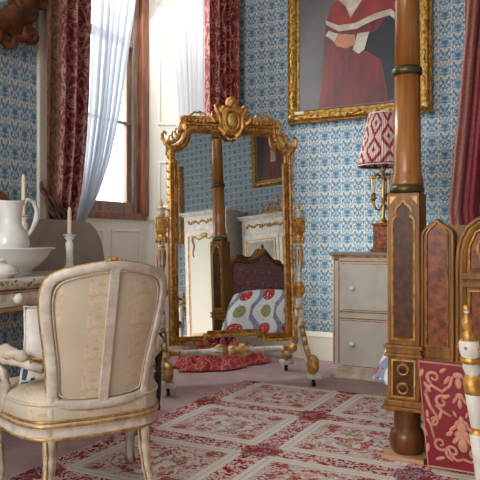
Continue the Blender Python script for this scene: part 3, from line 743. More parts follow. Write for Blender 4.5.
for sx in (-1, 1):
    X0 = .015 + sx * .515
    b = MB()
    prof = [(.028, .40), (.030, .46), (.022, .47), (.022, .50), (.026, .51), (.026, .53), (.020, .54), (.022, .60), (.036, .625), (.040, .66), (.034, .70), (.024, .72), (.022, .74),
            (.024, .75), (.021, .76), (.023, .96), (.028, .975), (.028, .985), (.020, .99), (.018, 1.0), (.030, 1.015), (.036, 1.04), (.034, 1.06), (.030, 1.075), (.038, 1.085), (.038, 1.092)]
    mm = [1, 1, 0, 0, 1, 0, 0, 1, 1, 1, 1, 0, 0, 1, 0, 0, 1, 1, 0, 0, 1, 1, 1, 1, 1]
    b.lathe(prof, (X0, 0, 0), 0, 16, 'z', mm)
    for k in range(6):
        a = 2 * PI * k / 6
        b.tube([(X0 + .024 * math.cos(a), .024 * math.sin(a), .96), (X0 + .028 * math.cos(a), .028 * math.sin(a), .91), (X0 + .024 * math.cos(a), .024 * math.sin(a), .84 - .03 * (k % 2))], [.006, .008, .003], 1, 6)
        b.ell((X0 + .034 * math.cos(a), .034 * math.sin(a), 1.03), (.010, .010, .026), 1, 7); b.ell((X0 + .038 * math.cos(a), .038 * math.sin(a), .66), (.011, .011, .03), 1, 7)
    po = b.build('post', ['worn_white', 'gilt'], mz)
    b = MB(); b.box(X0 - .034, X0 + .034, -.034, .034, 1.09, 1.185, 0, .004)
    for (fx, fy) in ((0, -1), (0, 1)): b.sweep([(X0 - .024, 1.112), (X0 + .024, 1.112), (X0 + .024, 1.163), (X0 - .024, 1.163)], [(0, 0), (0, .006 * fy), (-.008, .006 * fy), (-.010, 0)], 'xz', True, 0, .034 * fy)
    b.ell((X0, -.036, 1.138), (.009, .006, .012), 0, 8); b.box(X0 - .04, X0 + .04, -.04, .04, 1.183, 1.193, 0, .002); b.box(X0 - .04, X0 + .04, -.04, .04, 1.088, 1.098, 0, .002)
    for k in (-1, 1): b.ell((X0 + k * .038, 0, 1.14), (.007, .016, .03), 0, 8)
    b.build('gilded_block', 'gilt', po)
    b = MB(); b.lathe([(.026, 1.193), (.028, 1.215), (.018, 1.225), (.016, 1.23), (.033, 1.243), (.034, 1.252), (.012, 1.262), (.008, 1.275), (.012, 1.285), (.009, 1.297), (.004, 1.31), (.0, 1.318)], (X0, 0, 0), 0, 14, 'z', [0, 0, 0, 0, 1, 0, 1, 1, 1, 1, 1])
    b.build('finial', ['worn_white', 'gilt'], po)
    # scroll legs front and back
    for fy in (-1, 1):
        b = MB()
        pts = [(0, .50), (.035, .495), (.048, .46), (.03, .425), (.035, .38), (.062, .32), (.10, .26), (.15, .205), (.205, .16), (.25, .145)]
        rr = [.020, .024, .024, .024, .030, .033, .032, .028, .026, .022]
        b.tube([(X0, fy * p, z) for p, z in pts], rr, 0, 10, 1.0, up=(1, 0, 0))
        for dx in (-1, 1): b.tube([(X0 + dx * .016, fy * (p + .022), z + .012) for p, z in pts[4:]], .007, 1, 6)
        for k in range(5):
            p, z = pts[4 + k]; b.ell((X0, fy * (p + .028), z + .022), (.02, .013, .022), 1, 8)
        sp = spiral(.265, .145, .058, .012, PI / 2 + .6, -1.4, 22, 0)
        b.tube([(X0, fy * p, z) for p, _, z in sp], taper(23, .022, .010), 1, 9, 1.6, up=(1, 0, 0))
        b.lathe([(.030, -.034), (.040, -.030), (.040, .030), (.030, .034)], (X0, fy * .265, .145), 1, 16, 'x')
        sp = spiral(.012, .475, .040, .010, PI / 2, -1.2, 16, 0)
        b.tube([(X0, fy * p, z) for p, _, z in sp], taper(17, .014, .007), 1 if fy < 0 else 0, 8, 1.6, up=(1, 0, 0))
        b.box(X0 - .045, X0 + .045, fy * .275 - .05, fy * .275 + .05, .058, .09, 0, .008)
        lg = b.build('scroll_leg', ['worn_white', 'gilt_pale'], mz)
        b = MB(); b.lathe([(.012, .035), (.012, .06)], (X0, fy * .28, 0), 0, 10); b.lathe([(.017, -.010), (.020, -.006), (.020, .006), (.017, .010)], (X0, fy * .285, .020), 0, 14, 'x')
        b.build('caster', 'black', lg)
b = MB()
prof = [(.026, -.49), (.034, -.47), (.034, -.455), (.022, -.45), (.020, -.40), (.026, -.395), (.020, -.385), (.021, -.16), (.03, -.13), (.042, -.105), (.048, -.08), (.044, -.055), (.026, -.04), (.018, -.035), (.036, -.02), (.040, 0),
        (.036, .02), (.018, .035), (.026, .04), (.044, .055), (.048, .08), (.042, .105), (.03, .13), (.021, .16), (.020, .385), (.026, .395), (.020, .40), (.022, .45), (.034, .455), (.034, .47), (.026, .49)]
mm = [1, 1, 1, 1, 1, 1, 0, 0, 0, 0, 1, 1, 1, 0, 1, 1, 0, 1, 1, 1, 0, 0, 0, 0, 1, 1, 1, 1, 1, 1]
b.lathe(prof, (.015, 0, .23), 0, 18, 'x', mm)
for sx in (-1, 1):
    for k in range(6):
        a = 2 * PI * k / 6; b.tube([(.015 + sx * .06, .04 * math.cos(a), .23 + .04 * math.sin(a)), (.015 + sx * .095, .046 * math.cos(a), .23 + .046 * math.sin(a)), (.015 + sx * .13, .03 * math.cos(a), .23 + .03 * math.sin(a))], [.012, .009, .003], 1, 6)
b.build('stretcher', ['worn_white', 'gilt'], mz)

# ============================================================ PICTURES
def gilt_frame(mb, x0, x1, z0, z1, w, dep, sgn=-1, step=.05):
    P = [(x0, z0), (x1, z0), (x1, z1), (x0, z1)]
    s = sgn * dep
    mb.sweep(P, [(0, 0), (0, s * .6), (-w * .10, s * .75), (-w * .2, s * .45), (-w * .3, s * .9), (-w * .5, s * 1.0), (-w * .68, s * .75), (-w * .78, s * .4), (-w * .88, s * .45), (-w, s * .15), (-w, 0)], 'xz', True, 0)
    rnd = random.Random(3)
    for i in range(4):
        a, c = Vector(P[i]), Vector(P[(i + 1) % 4]); n = int((c - a).length / step); t = (c - a).normalized(); nn = Vector((-t.y, t.x))
        for k in range(n):
            p = a.lerp(c, (k + .5) / n) + nn * w * (.42 + .12 * math.sin(k * 1.7)); an = math.atan2(t.y, t.x) + rnd.uniform(-.9, .9)
            rot = Matrix.Rotation(-an, 3, 'Y')
            mb.ell((p.x, s * .92, p.y), (step * .46, dep * .28, step * .2), 0, 7, rot)
            p2 = a.lerp(c, (k + .5) / n) + nn * w * .08; mb.ell((p2.x, s * .7, p2.y), (step * .3, dep * .16, w * .06), 1, 6, Matrix.Rotation(-math.atan2(t.y, t.x), 3, 'Y'))
        p = a + (Vector(((x0 + x1) / 2, (z0 + z1) / 2)) - a).normalized() * w * .62
        mb.ell((p.x, s * .9, p.y), (w * .40, dep * .5, w * .30), 0, 9, Matrix.Rotation(-(PI / 4 if i in (0, 2) else -PI / 4), 3, 'Y'))
pt = thing('portrait_painting', 'large gilt framed portrait of a red robed figure on the wallpaper', 'painting', (-1.66, 5.27, 2.04))
b = MB(); gilt_frame(b, -.62, .62, 0, 1.56, .115, .06, -1, .05); b.build('picture_frame', ['gilt_yellow', 'gilt_pale'], pt)
b = MB(); b.box(-.51, .51, -.022, -.002, .11, 1.46); cv = b.build('canvas', 'cv_bg', pt)
def patch(name, pts, k, m):
    b = MB(); x0 = 0; b.prism([(x + 1.66 - .09, min(1.458, z - 2.04 + .09) if z > 2.2 else z - 2.04) for x, z in pts], -.022, -.022 - .0009 * k, 'xz'); b.build(name, m, cv)
patch('painted_robe', [(-1.90, 2.16), (-1.87, 2.40), (-1.85, 2.65), (-1.84, 2.78), (-1.78, 2.86), (-1.70, 2.95), (-1.52, 2.97), (-1.36, 2.85), (-1.28, 2.72), (-1.30, 2.52), (-1.36, 2.38), (-1.30, 2.16)], 1, 'cv_red')
patch('painted_sleeve', [(-1.52, 2.62), (-1.40, 2.66), (-1.30, 2.78), (-1.22, 2.78), (-1.19, 2.55), (-1.20, 2.20), (-1.30, 2.16), (-1.36, 2.42), (-1.48, 2.50), (-1.55, 2.52)], 2, 'cv_black')
patch('painted_cape', [(-1.83, 2.80), (-1.79, 2.92), (-1.66, 3.03), (-1.48, 3.02), (-1.32, 2.96), (-1.21, 2.84), (-1.19, 2.66), (-1.28, 2.76), (-1.45, 2.74), (-1.58, 2.68), (-1.70, 2.72), (-1.80, 2.72)], 3, 'cv_red2')
patch('painted_fur_trim', [(-1.83, 2.77), (-1.84, 2.81), (-1.72, 2.75), (-1.58, 2.75), (-1.42, 2.80), (-1.28, 2.82), (-1.20, 2.73), (-1.21, 2.69), (-1.29, 2.77), (-1.42, 2.75), (-1.57, 2.70), (-1.72, 2.70)], 4, 'cv_white')
patch('painted_collar', [(-1.74, 2.98), (-1.70, 3.06), (-1.60, 3.10), (-1.48, 3.10), (-1.40, 3.00), (-1.53, 2.92), (-1.62, 2.80), (-1.66, 2.90)], 4, 'cv_white')
patch('painted_cuff', [(-1.60, 2.53), (-1.56, 2.66), (-1.46, 2.66), (-1.50, 2.52), (-1.55, 2.49)], 5, 'cv_white')
patch('painted_hands', [(-1.80, 2.66), (-1.76, 2.69), (-1.66, 2.67), (-1.58, 2.65), (-1.58, 2.57), (-1.66, 2.55), (-1.74, 2.58)], 5, 'cv_skin')
patch('painted_cuff', [(-1.84, 2.68), (-1.81, 2.72), (-1.73, 2.68), (-1.76, 2.62)], 6, 'cv_white')
patch('painted_face', [(-1.62, 3.10), (-1.65, 3.20), (-1.63, 3.30), (-1.57, 3.35), (-1.50, 3.32), (-1.46, 3.22), (-1.48, 3.11), (-1.55, 3.08)], 5, 'cv_skin')
patch('painted_hair', [(-1.68, 3.10), (-1.70, 3.24), (-1.66, 3.36), (-1.56, 3.41), (-1.45, 3.36), (-1.41, 3.22), (-1.43, 3.10), (-1.48, 3.11), (-1.46, 3.22), (-1.50, 3.32), (-1.57, 3.35), (-1.63, 3.30), (-1.65, 3.20), (-1.62, 3.10)], 6, 'cv_black')
b = MB(); b.box(-.545, -.455, -.058, -.050, .075, .10, 0, .003); b.build('frame_label', 'label', pt, label='small ivory number plate on the frame')

# second portrait on the wall seen in the mirror
p2 = thing('portrait_painting', 'dark gilt framed portrait reflected in the mirror glass', 'painting', (3.19, 1.86, 2.66), R(-90))
b = MB(); gilt_frame(b, -.56, .56, 0, 1.15, .11, .06, -1, .06); b.build('picture_frame', ['gilt_yellow', 'gilt_dark'], p2)
b = MB(); b.box(-.46, .46, -.022, -.002, .10, 1.06); cv = b.build('canvas', 'cv_black', p2)
b = MB(); b.prism([(-.10, .10), (-.06, .5), (.05, .9), (.15, 1.0), (.3, .8), (.36, .10)], -.022, -.024, 'xz'); b.build('painted_robe', 'cv_red', cv)
b = MB(); b.prism([(.10, .4), (.14, .85), (.19, .85), (.20, .4)], -.024, -.026, 'xz'); b.build('painted_collar', 'cv_white', cv)
b = MB(); b.prism([(-.28, .32), (-.14, .40), (-.10, .34), (-.22, .26)], -.022, -.024, 'xz'); b.build('painted_hands', 'cv_skin', cv)
# tall narrow gilt frame at the reflected left edge
p3 = thing('gilt_framed_mirror', 'tall gilt frame reflected at the left edge of the mirror glass', 'mirror', (3.19, -.62, 1.86), R(-90))
b = MB(); gilt_frame(b, -.46, .46, 0, 1.4, .10, .06, -1, .06); b.build('picture_frame', ['gilt', 'gilt_dark'], p3)
b = MB(); b.box(-.37, .37, -.012, -.002, .09, 1.31); b.build('mirror_glass', 'mirror', p3)

# ============================================================ WARDROBES (opposite wall)
def wardrobe(label, y0, y1, x0, x1, h, crest, doors):
    t = thing('wardrobe', label, 'wardrobe', (x1, (y0 + y1) / 2, 0), R(-90), None)
    w = (y1 - y0) / 2; d = x1 - x0                        # local x = +/-w (image left = -Y -> local +x...), front at local y=-d
    b = MB(); b.box(-w, w, -d, 0, .02, h - .02, 0, .004); b.box(-w - .02, w + .02, -d - .02, 0, 0, .16, 0, .006)
    b.build('body', 'white_paint', t)
    b = MB(); b.box(-w - .03, w + .03, -d - .03, .0, h - .06, h - .03, 0, .004); b.box(-w - .06, w + .06, -d - .06, 0, h - .03, h, 0, .006)
    b.box(-w - .01, w + .01, -d - .012, 0, h - .30, h - .28, 0, .003)
    b.build('cornice', 'white_paint', t)
    b = MB()
    n = int((2 * w - .16) / .045)
    for k in range(n):
        x = -w + .10 + (2 * w - .2) * k / max(1, n - 1); z = h - .17
        b.ell((x, -d - .006, z + .02 * math.sin(k * 1.9)), (.03, .012, .018), 0, 7, Matrix.Rotation(k * .9, 3, 'Y')); b.ell((x, -d - .004, z - .02 * math.sin(k * 2.3)), (.026, .010, .014), 0, 7, Matrix.Rotation(-k * .7, 3, 'Y'))
    b.build('frieze_carving', 'gilt', t)
    if crest:
        b = MB(); cxx = -.1
        for sx in (-1, 1):
            for k, (x, z, r) in enumerate(((.10, .10, .07), (.24, .07, .055), (.36, .05, .045), (.16, .04, .04))):
                b.tube(spiral(cxx + sx * x, h + z * 1.3, r * 1.25, r * .3, PI / 2, sx * -1.3, 18, -d + .02), taper(19, .018, .008), 0, 7)
            b.tube([(cxx + sx * x, -d + .02, h + z) for x, z in ((.02, .02), (.15, .04), (.3, .03), (.45, .01))], .016, 0, 7)
        b.ell((cxx, -d + .02, h + .12), (.07, .03, .09), 0, 12); b.build('crest', 'gilt', t)
    # doors
    dw = (2 * w - .04) / doors
    for i in range(doors):
        x0_ = -w + .02 + i * dw
        b = MB(); b.box(x0_ + .008, x0_ + dw - .008, -d - .022, -d + .0, .18, h - .33, 0, .004)
        dr = b.build('door', 'white_paint', t)
        g = MB(); P = [(x0_ + .06, .24), (x0_ + dw - .06, .24), (x0_ + dw - .06, h - .39), (x0_ + .06, h - .39)]
        g.sweep(P, [(0, -.022), (0, -.034), (-.012, -.034), (-.014, -.022)], 'xz', True, 0, -d)
        P = [(x0_ + .09, .27), (x0_ + dw - .09, .27), (x0_ + dw - .09, h - .42), (x0_ + .09, h - .42)]
        g.sweep(P, [(0, -.022), (0, -.028), (-.006, -.028), (-.008, -.022)], 'xz', True, 0, -d)
        if doors == 1:
            for sx in (-1, 1):
                cx = x0_ + dw / 2
                g.tube([(cx + sx * x, -d - .034, z) for x, z in ((0, h - .42), (.05, h - .45), (.10, h - .47), (.17, h - .43), (.20, h - .40))], .010, 0, 6)
                g.tube([(cx + sx * (.22 + .015 * math.sin(k * .9)), -d - .034, h - .42 - k * .03) for k in range(12)], taper(12, .018, .006), 0, 7)
            g.ell((cx, -d - .036, h - .40), (.07, .012, .04), 0, 9)
        g.build('door_gilding', 'gilt_pale', dr)
        g = MB(); g.box(x0_ + .105, x0_ + dw - .105, -d - .0245, -d - .021, .285, h - .435)
        g.build('door_panel', 'lattice' if doors == 1 else 'grey_marble', dr)
    return t
wardrobe('white and gold wardrobe behind the bed post in the mirror reflection', .27, 1.10, 2.6, 3.19, 2.27, False, 1)
wardrobe('wide white wardrobe with gilded crest in the mirror reflection', 1.24, 2.60, 2.86, 3.19, 2.13, True, 2)
t = thing('side_table', 'small white table at the lower left of the mirror reflection', 'table', (2.85, -.12, 0))
b = MB(); b.box(-.25, .25, -.28, .28, .72, .75, 0, .006); b.build('tabletop', 'white_paint', t)
for sx in (-1, 1):
    for sy in (-1, 1): b = MB(); b.lathe([(.014, 0), (.02, .1), (.018, .6), (.026, .65), (.026, .72)], (sx * .2, sy * .23, 0), 0, 12); b.build('leg', 'white_paint', t)

# ============================================================ BED
bed = thing('four_poster_bed', 'golden wood four poster bed with Gothic panelled footboard', 'bed', (.10, 3.08, 0))
BX = .10
def bedpost(x, y, side=1):
    ox, oy = x - BX, y - 3.08
    b = MB()
    hw = .0735
    b.box(ox - hw, ox + hw, oy - hw, oy + hw, .545, 1.247, 0, .004)
    for z0, z1, e in ((.49, .505, .014), (.505, .528, .006), (.528, .545, .016), (.262, .29, .014), (.245, .262, .024)): b.box(ox - hw - e, ox + hw + e, oy - hw - e, oy + hw + e, z0, z1, 0, .004)
    b.box(ox - hw, ox + hw, oy - hw, oy + hw, .29, .49, 0, .003)
    po = b.build('bedpost', 'wood', bed, label='square pedestal with gilded Gothic arch and burl veneer')
    # veneer panels + gilded arch, on front and outer side
    for face in range(2):
        g = MB(); v = MB()
        arch = [(-.047, .575), (.047, .575), (.047, 1.098), (.046, 1.116), (.040, 1.130), (.031, 1.137), (.029, 1.142), (.033, 1.153), (.032, 1.168), (.024, 1.182), (.010, 1.192), (0, 1.207)]
        full = arch + [(-x, z) for x, z in arch[2:-1][::-1]]
        g.sweep(full, [(.007, 0), (.007, -.006), (0, -.008), (-.004, -.002), (-.004, 0)], 'xz', True, 0, 0)
        v.prism([(x * .97, z) for x, z in full], -.0015, 0, 'xz')
        g.sweep([(-.052, .305), (.052, .305), (.052, .475), (-.052, .475)], [(.003, 0), (.003, -.005), (-.004, -.005), (-.004, 0)], 'xz', True, 0, 0)
        v.box(-.050, .050, -.0015, 0, .307, .473)
        for sx in (-1, 1): g.prism([(sx * .062, 1.232), (sx * .030, 1.232), (sx * .062, 1.195)], -.004, 0, 'xz')
        rz = 0 if face == 0 else R(-90) * side
        mt = Matrix.Translation((ox, oy, 0)) @ Matrix.Rotation(rz, 4, 'Z') @ Matrix.Translation((0, -hw, 0))
        g.xf(g.bm.verts, mt); v.xf(v.bm.verts, mt)
        g.build('gilded_arch', 'gilt_pale', po); v.build('veneer_panel', 'burl_dark', po)
        if face == 0:
            for z in (.347, .433):
                b = MB(); b.lathe([(.0, -.020), (.010, -.019), (.014, -.014), (.019, -.013), (.022, -.016), (.028, -.015), (.031, -.006), (.031, 0)], (ox, oy - hw, z), 0, 18, 'y', [1, 1, 1, 0, 0, 0, 0]); b.build('roundel', ['gilt_dark', 'burl_dark'], po)
    b = MB(); b.lathe([(.064, .245), (.064, .235), (.062, .22), (.061, .150), (.062, .146), (.072, .138), (.080, .118), (.083, .095), (.080, .065), (.070, .042), (.060, .032)], (ox, oy, 0), 0, 26); b.build('turned_foot', 'wood_dark', po)
    b = MB(); b.box(ox - .098, ox + .098, oy - .098, oy + .098, .0145, .034, 0, .003); b.build('foot_block', 'raw_wood', po, label='pale raw wood block under the foot')
    b = MB()
    b.lathe([(.074, 1.247), (.080, 1.256), (.081, 1.27), (.074, 1.284), (.070, 1.286)], (ox, oy, 0), 1, 28)
    b.lathe([(.074, 1.285), (.076, 1.293), (.074, 1.305), (.072, 1.318), (.066, 1.34), (.0645, 1.36), (.0595, 1.805)], (ox, oy, 0), 0, 28)
    b.lathe([(.060, 1.80), (.070, 1.808), (.072, 1.822), (.069, 1.834), (.060, 1.842)], (ox, oy, 0), 1, 28)
    b.lathe([(.0585, 1.84), (.0545, 2.31), (.0545, 3.02)], (ox, oy, 0), 0, 28)
    b.lathe([(.054, 2.30), (.066, 2.308), (.068, 2.322), (.065, 2.334), (.054, 2.342)], (ox, oy, 0), 1, 28)
    b.build('column', ['wood_column', 'bronze'], po)
    return po
bedpost(-.726, 3.077, 1); bedpost(.926, 3.077, -1)
# footboard: narrow end panels + central ogee arch; upholstered inside
def mirx(h, c=0): return h + [(2 * c - x, z) for x, z in h[::-1] if abs(x - c) > 1e-6]
for sx in (-1, 1):
    cx = sx * .680
    h = [(.0, .475), (.076, .475), (.076, 1.05), (.070, 1.072), (.052, 1.090), (.025, 1.106), (.0, 1.128)]
    P = [(cx + x, z) for x, z in (h + [(-x, z) for x, z in h[::-1] if x > 0])]
    b = MB(); b.prism(P, -.045, .0, 'xz'); b.sweep(P, [(0, -.045), (-.004, -.055), (-.014, -.055), (-.018, -.045)], 'xz', True, 0)
    pn = b.build('footboard_end_panel', 'wood', bed)
    P2 = [(cx + x * .58, (z - .475) * .90 + .525 if z > .6 else .55) for x, z in (h + [(-x, z) for x, z in h[::-1] if x > 0])]
    b = MB(); b.sweep(P2, [(.006, -.045), (.006, -.056), (0, -.058), (-.003, -.047), (-.003, -.045)], 'xz', True, 0); b.build('gilded_moulding', 'gilt_dark', pn)
    b = MB(); b.prism(P2, -.048, -.044, 'xz'); b.build('veneer_panel', 'burl', pn)
hc = [(0, .475), (.600, .475), (.600, .93), (.596, .99), (.582, 1.045), (.555, 1.095), (.51, 1.13), (.45, 1.145), (.37, 1.14), (.28, 1.13), (.18, 1.14), (.10, 1.165), (.04, 1.205), (0, 1.245)]
P = mirx(hc)
b = MB(); b.prism(P, -.05, -.005, 'xz'); b.sweep(P, [(0, -.05), (-.004, -.064), (-.014, -.064), (-.020, -.054), (-.030, -.054), (-.036, -.060), (-.046, -.056), (-.050, -.048)], 'xz', True, 0)
b.box(-.57, .57, -.072, -.045, .855, .885, 0, .004); b.box(-.57, .57, -.066, -.045, .82, .845, 0, .003)
ca = b.build('footboard_arch', 'wood', bed)
inner = mirx([(0, .90), (.535, .90), (.535, 1.0), (.51, 1.06), (.46, 1.09), (.30, 1.085), (.12, 1.11), (0, 1.17)])
b = MB(); b.sweep(inner, [(.008, -.05), (.008, -.060), (0, -.062), (-.004, -.05)], 'xz', True, 0); b.sweep([(-.535, .52), (.535, .52), (.535, .80), (-.535, .80)], [(.008, -.05), (.008, -.060), (0, -.062), (-.004, -.05)], 'xz', True, 0)
for sx in (-1, 1): b.sweep([(sx * .42 + .085 * math.cos(a), .99 + .07 * math.sin(a)) for a in [2 * PI * k / 24 for k in range(24)]], [(.005, -.05), (.005, -.060), (-.005, -.060), (-.005, -.05)], 'xz', True, 0)
b.build('gilded_moulding', 'gilt_dark', ca)
b = MB(); b.box(-.53, .53, -.053, -.048, .525, .795); b.prism([(x * .98, z) for x, z in inner], -.052, -.048, 'xz'); b.build('veneer_panel', 'burl', ca)
# upholstered inner face
hb = [(0, .45), (.750, .45), (.750, 1.00), (.735, 1.05), (.69, 1.085), (.62, 1.10), (.52, 1.095), (.40, 1.09), (.26, 1.11), (.14, 1.15), (.05, 1.20), (0, 1.235)]
P = mirx(hb)
b = MB(); b.prism(P, .0, .05, 'xz'); b.sweep(P, [(0, .05), (-.004, .075), (-.020, .08), (-.036, .07), (-.042, .05)], 'xz', True, 0)
b.ell((0, .03, 1.26), (.018, .018, .03), 0, 10)
ib = b.build('footboard_inner_frame', 'wood', bed)
b = MB(); b.prism([(x * .925, z - .040 if z > .5 else z + .03) for x, z in P], .045, .060, 'xz'); b.build('upholstered_panel', 'bed_damask', ib, label='plum damask upholstered panel')
# rails, mattress, head
for sx in (-1, 1): b = MB(); b.box(sx * .80 - .02, sx * .80 + .02, .07, 2.08, .30, .46, 0, .004); b.build('side_rail', 'wood_dark', bed)
b = MB(); b.box(-.78, .78, .09, 1.90, .40, .70, 0, .05); b.build('mattress', 'linen', bed)
b = MB(); b.prism([(-.84, .2), (.84, .2), (.84, 1.1), (.7, 1.2), (0, 1.5), (-.7, 1.2), (-.84, 1.1)], 2.10, 2.16, 'xz'); b.build('headboard', 'wood', bed)
for sx in (-1, 1):
    b = MB(); b.box(sx * .826 - .05, sx * .826 + .05, 2.04, 2.16, 0.0, 3.02, 0, .005); b.build('rear_bedpost', 'wood', bed)
b = MB(); b.box(-.92, .92, -.08, 2.18, 3.02, 3.12, 0, .01); 
b.build('tester', 'wood', bed)
# quilt
b = MB()
def quilt(s, t):
    # s across -X side -> +X side, t foot -> head
    L = 1.74
    t = t ** 1.6; w = s * 2.66 - 1.33                     # arc position
    hw = .83
    y = 3.24 + L * t
    if abs(w) <= hw: x, z = w, .735 + .012 * math.sin(w * 9 + t * 14) - .02 * (abs(w) / hw) ** 6
    else:
        e = abs(w) - hw; sg = 1 if w > 0 else -1
        fl = min(e, .50)
        x = sg * (hw + .045 * math.sin(min(1, e / .2) * PI / 2) + .022 * math.sin(t * 26) * e * 2.2 + e * (.02 + .28 * min(1, t / .06) * (1 - t) ** 1.5))
        z = .715 - fl * .78
        if t < .2: y -= (.2 - t) / .2 * e * .30
    return (BX + x, y, z)
b.sheet(quilt, 90, 60, 0, uvf=lambda s, t: (t ** 1.6 * 1.96, s * 2.66))
tag(b.build('quilt', 'quilt', solid=.016), 'white quilt with red pomegranates and blue bands spread over the bed', 'quilt')

# red brocade squab leaning under footboard
sq = thing('brocade_cushion', 'flat crimson cushion with gold scroll brocade leaning under the footboard', 'cushion', (-.612, 2.995, .0145), 0)
b = MB(); CW, CH = .78, .478
b.box(0, CW, -.04, 0, 0, CH, 0, .014)
b.tube([(.008, -.038, .008), (CW - .008, -.038, .008), (CW - .008, -.038, CH - .008), (.008, -.038, CH - .008)], .006, 1, 6, closed=True)
b.tube([(.008, -.004, .008), (.008, -.004, CH - .008), (CW - .008, -.004, CH - .008)], .006, 1, 6)
def S(pts, r0, r1, c, fl=.35):
    for sx in (-1, 1): b.tube([(c + sx * x, -.0405, z) for x, z in pts], taper(len(pts), r0, r1), 1, 6, fl, up=(0, 0, 1) if False else (0, 1, 0))
def sprl(cx, cz, r0, r1, a0, turns, n=14): return [(p, q) for p, _, q in spiral(cx, cz, r0, r1, a0, turns, n)]
def el2(c, x, z, rx, rz, rot=0):
    for sx in ((-1, 1) if x else (1,)): b.ell((c + sx * x, -.0405, z), (rx, .0035, rz), 1, 10, Matrix.Rotation(-sx * rot, 3, 'Y'))
for c in (.165, .165 + .36):
    S([(0.0, .06), (.03, .05), (.055, .07), (.06, .10)] , .006, .006, c)
    S(sprl(.045, .085, .034, .006, -1.6, 1.2), .008, .005, c); S(sprl(.095, .115, .030, .006, -2.2, 1.15), .007, .004, c)
    S([(.118, .13), (.128, .19), (.10, .235), (.125, .275), (.140, .33)], .006, .008, c); S(sprl(.115, .215, .026, .005, .2, -1.2), .007, .004, c)
    S([(.14, .33), (.115, .37), (.07, .345), (.035, .375), (.02, .42)], .009, .006, c); S(sprl(.10, .405, .03, .006, -1.2, 1.2), .009, .005, c)
    S(sprl(.075, .30, .030, .006, 2.4, -1.15), .009, .005, c); S([(.04, .24), (.075, .26), (.10, .285)], .005, .008, c)
    for z, rx, rz in ((.12, .022, .03), (.165, .034, .022), (.195, .022, .026), (.228, .012, .02), (.30, .010, .022), (.335, .016, .014), (.39, .014, .024), (.425, .022, .014)): el2(c, 0, z, rx, rz)
    for x, z, rx, rz, ro in ((.028, .14, .010, .022, .7), (.036, .19, .009, .020, .9), (.02, .215, .007, .016, .6), (.052, .165, .010, .018, 1.0), (.025, .255, .006, .016, -.4), (.02, .315, .007, .018, .5), (.045, .40, .009, .024, .6), (.13, .36, .009, .026, -.5),
                             (.085, .24, .008, .022, .3), (.14, .24, .007, .018, 0), (.15, .42, .009, .020, .4), (.06, .44, .008, .018, .9), (.10, .05, .008, .022, 1.2), (.15, .09, .008, .022, .2), (.155, .16, .007, .02, -.3), (.055, .325, .009, .02, 1.1)): el2(c, x, z, rx, rz, ro)
b.warp(lambda co: Vector((co.x - .045 * co.z / CH * (1 - co.x / CW), co.y, co.z - .02 * (co.x / CW) * co.z / CH)))
b.build('cushion_panel', ['red_silk', 'brocade_gold'], sq, (0, 0, 0), (R(-1.0), 0, 0))

# ============================================================ COMMODE
cm = thing('chest_of_drawers', 'grey painted chest of drawers with gilt lines beside the bed', 'chest of drawers', (-1.27, 4.95, 0))
cw = .385
b = MB(); b.box(-cw, cw, -.30, .28, .075, .915, 0, .004); b.build('carcass', 'grey_paint', cm)
b = MB(); b.box(-cw - .02, cw + .02, -.325, .29, .915, .940, 0, .006); b.box(-cw - .008, cw + .008, -.312, .28, .900, .916, 1, .003); b.build('top', ['grey_marble', 'gilt_dark'], cm)
b = MB(); b.box(-cw - .014, cw + .014, -.315, .29, 0, .075, 0, .006); b.box(-cw - .006, cw + .006, -.307, .28, .075, .088, 0, .003); b.build('plinth', 'chipped', cm, label='chipped plinth showing bare wood')
for z0, z1, kz in ((.515, .85, .675), (.10, .43, .261)):
    b = MB(); b.box(-cw + .075, cw - .075, -.312, -.29, z0, z1, 0, .004); dr = b.build('drawer', 'grey_paint', cm)
    for zz in (z0 - .002, z1 + .002): b = MB(); b.box(-cw + .07, cw - .07, -.306, -.299, zz - .0025, zz + .0025, 0); b.build('gilt_line', 'gilt_dark', dr)
    for kx in (-.225, .225):
        b = MB(); b.lathe([(.008, 0), (.008, -.012), (.018, -.018), (.021, -.028), (.016, -.038), (.006, -.043), (0, -.044)], (kx, -.311, kz), 0, 16, 'y'); b.build('knob', 'ceramic', dr)
b = MB()
for zz in (.872, .497, .448): b.box(-cw + .06, cw - .06, -.306, -.299, zz - .004, zz + .004, 0, .001)
for sx in (-1, 1):
    for xx in (.335, .372): b.box(sx * xx - .003, sx * xx + .003, -.305, -.299, .10, .87, 0)
    b.box(sx * .355 - .02, sx * .355 + .02, -.310, -.299, .875, .9, 0, .003)
b.build('gilt_beading', 'gilt_dark', cm)

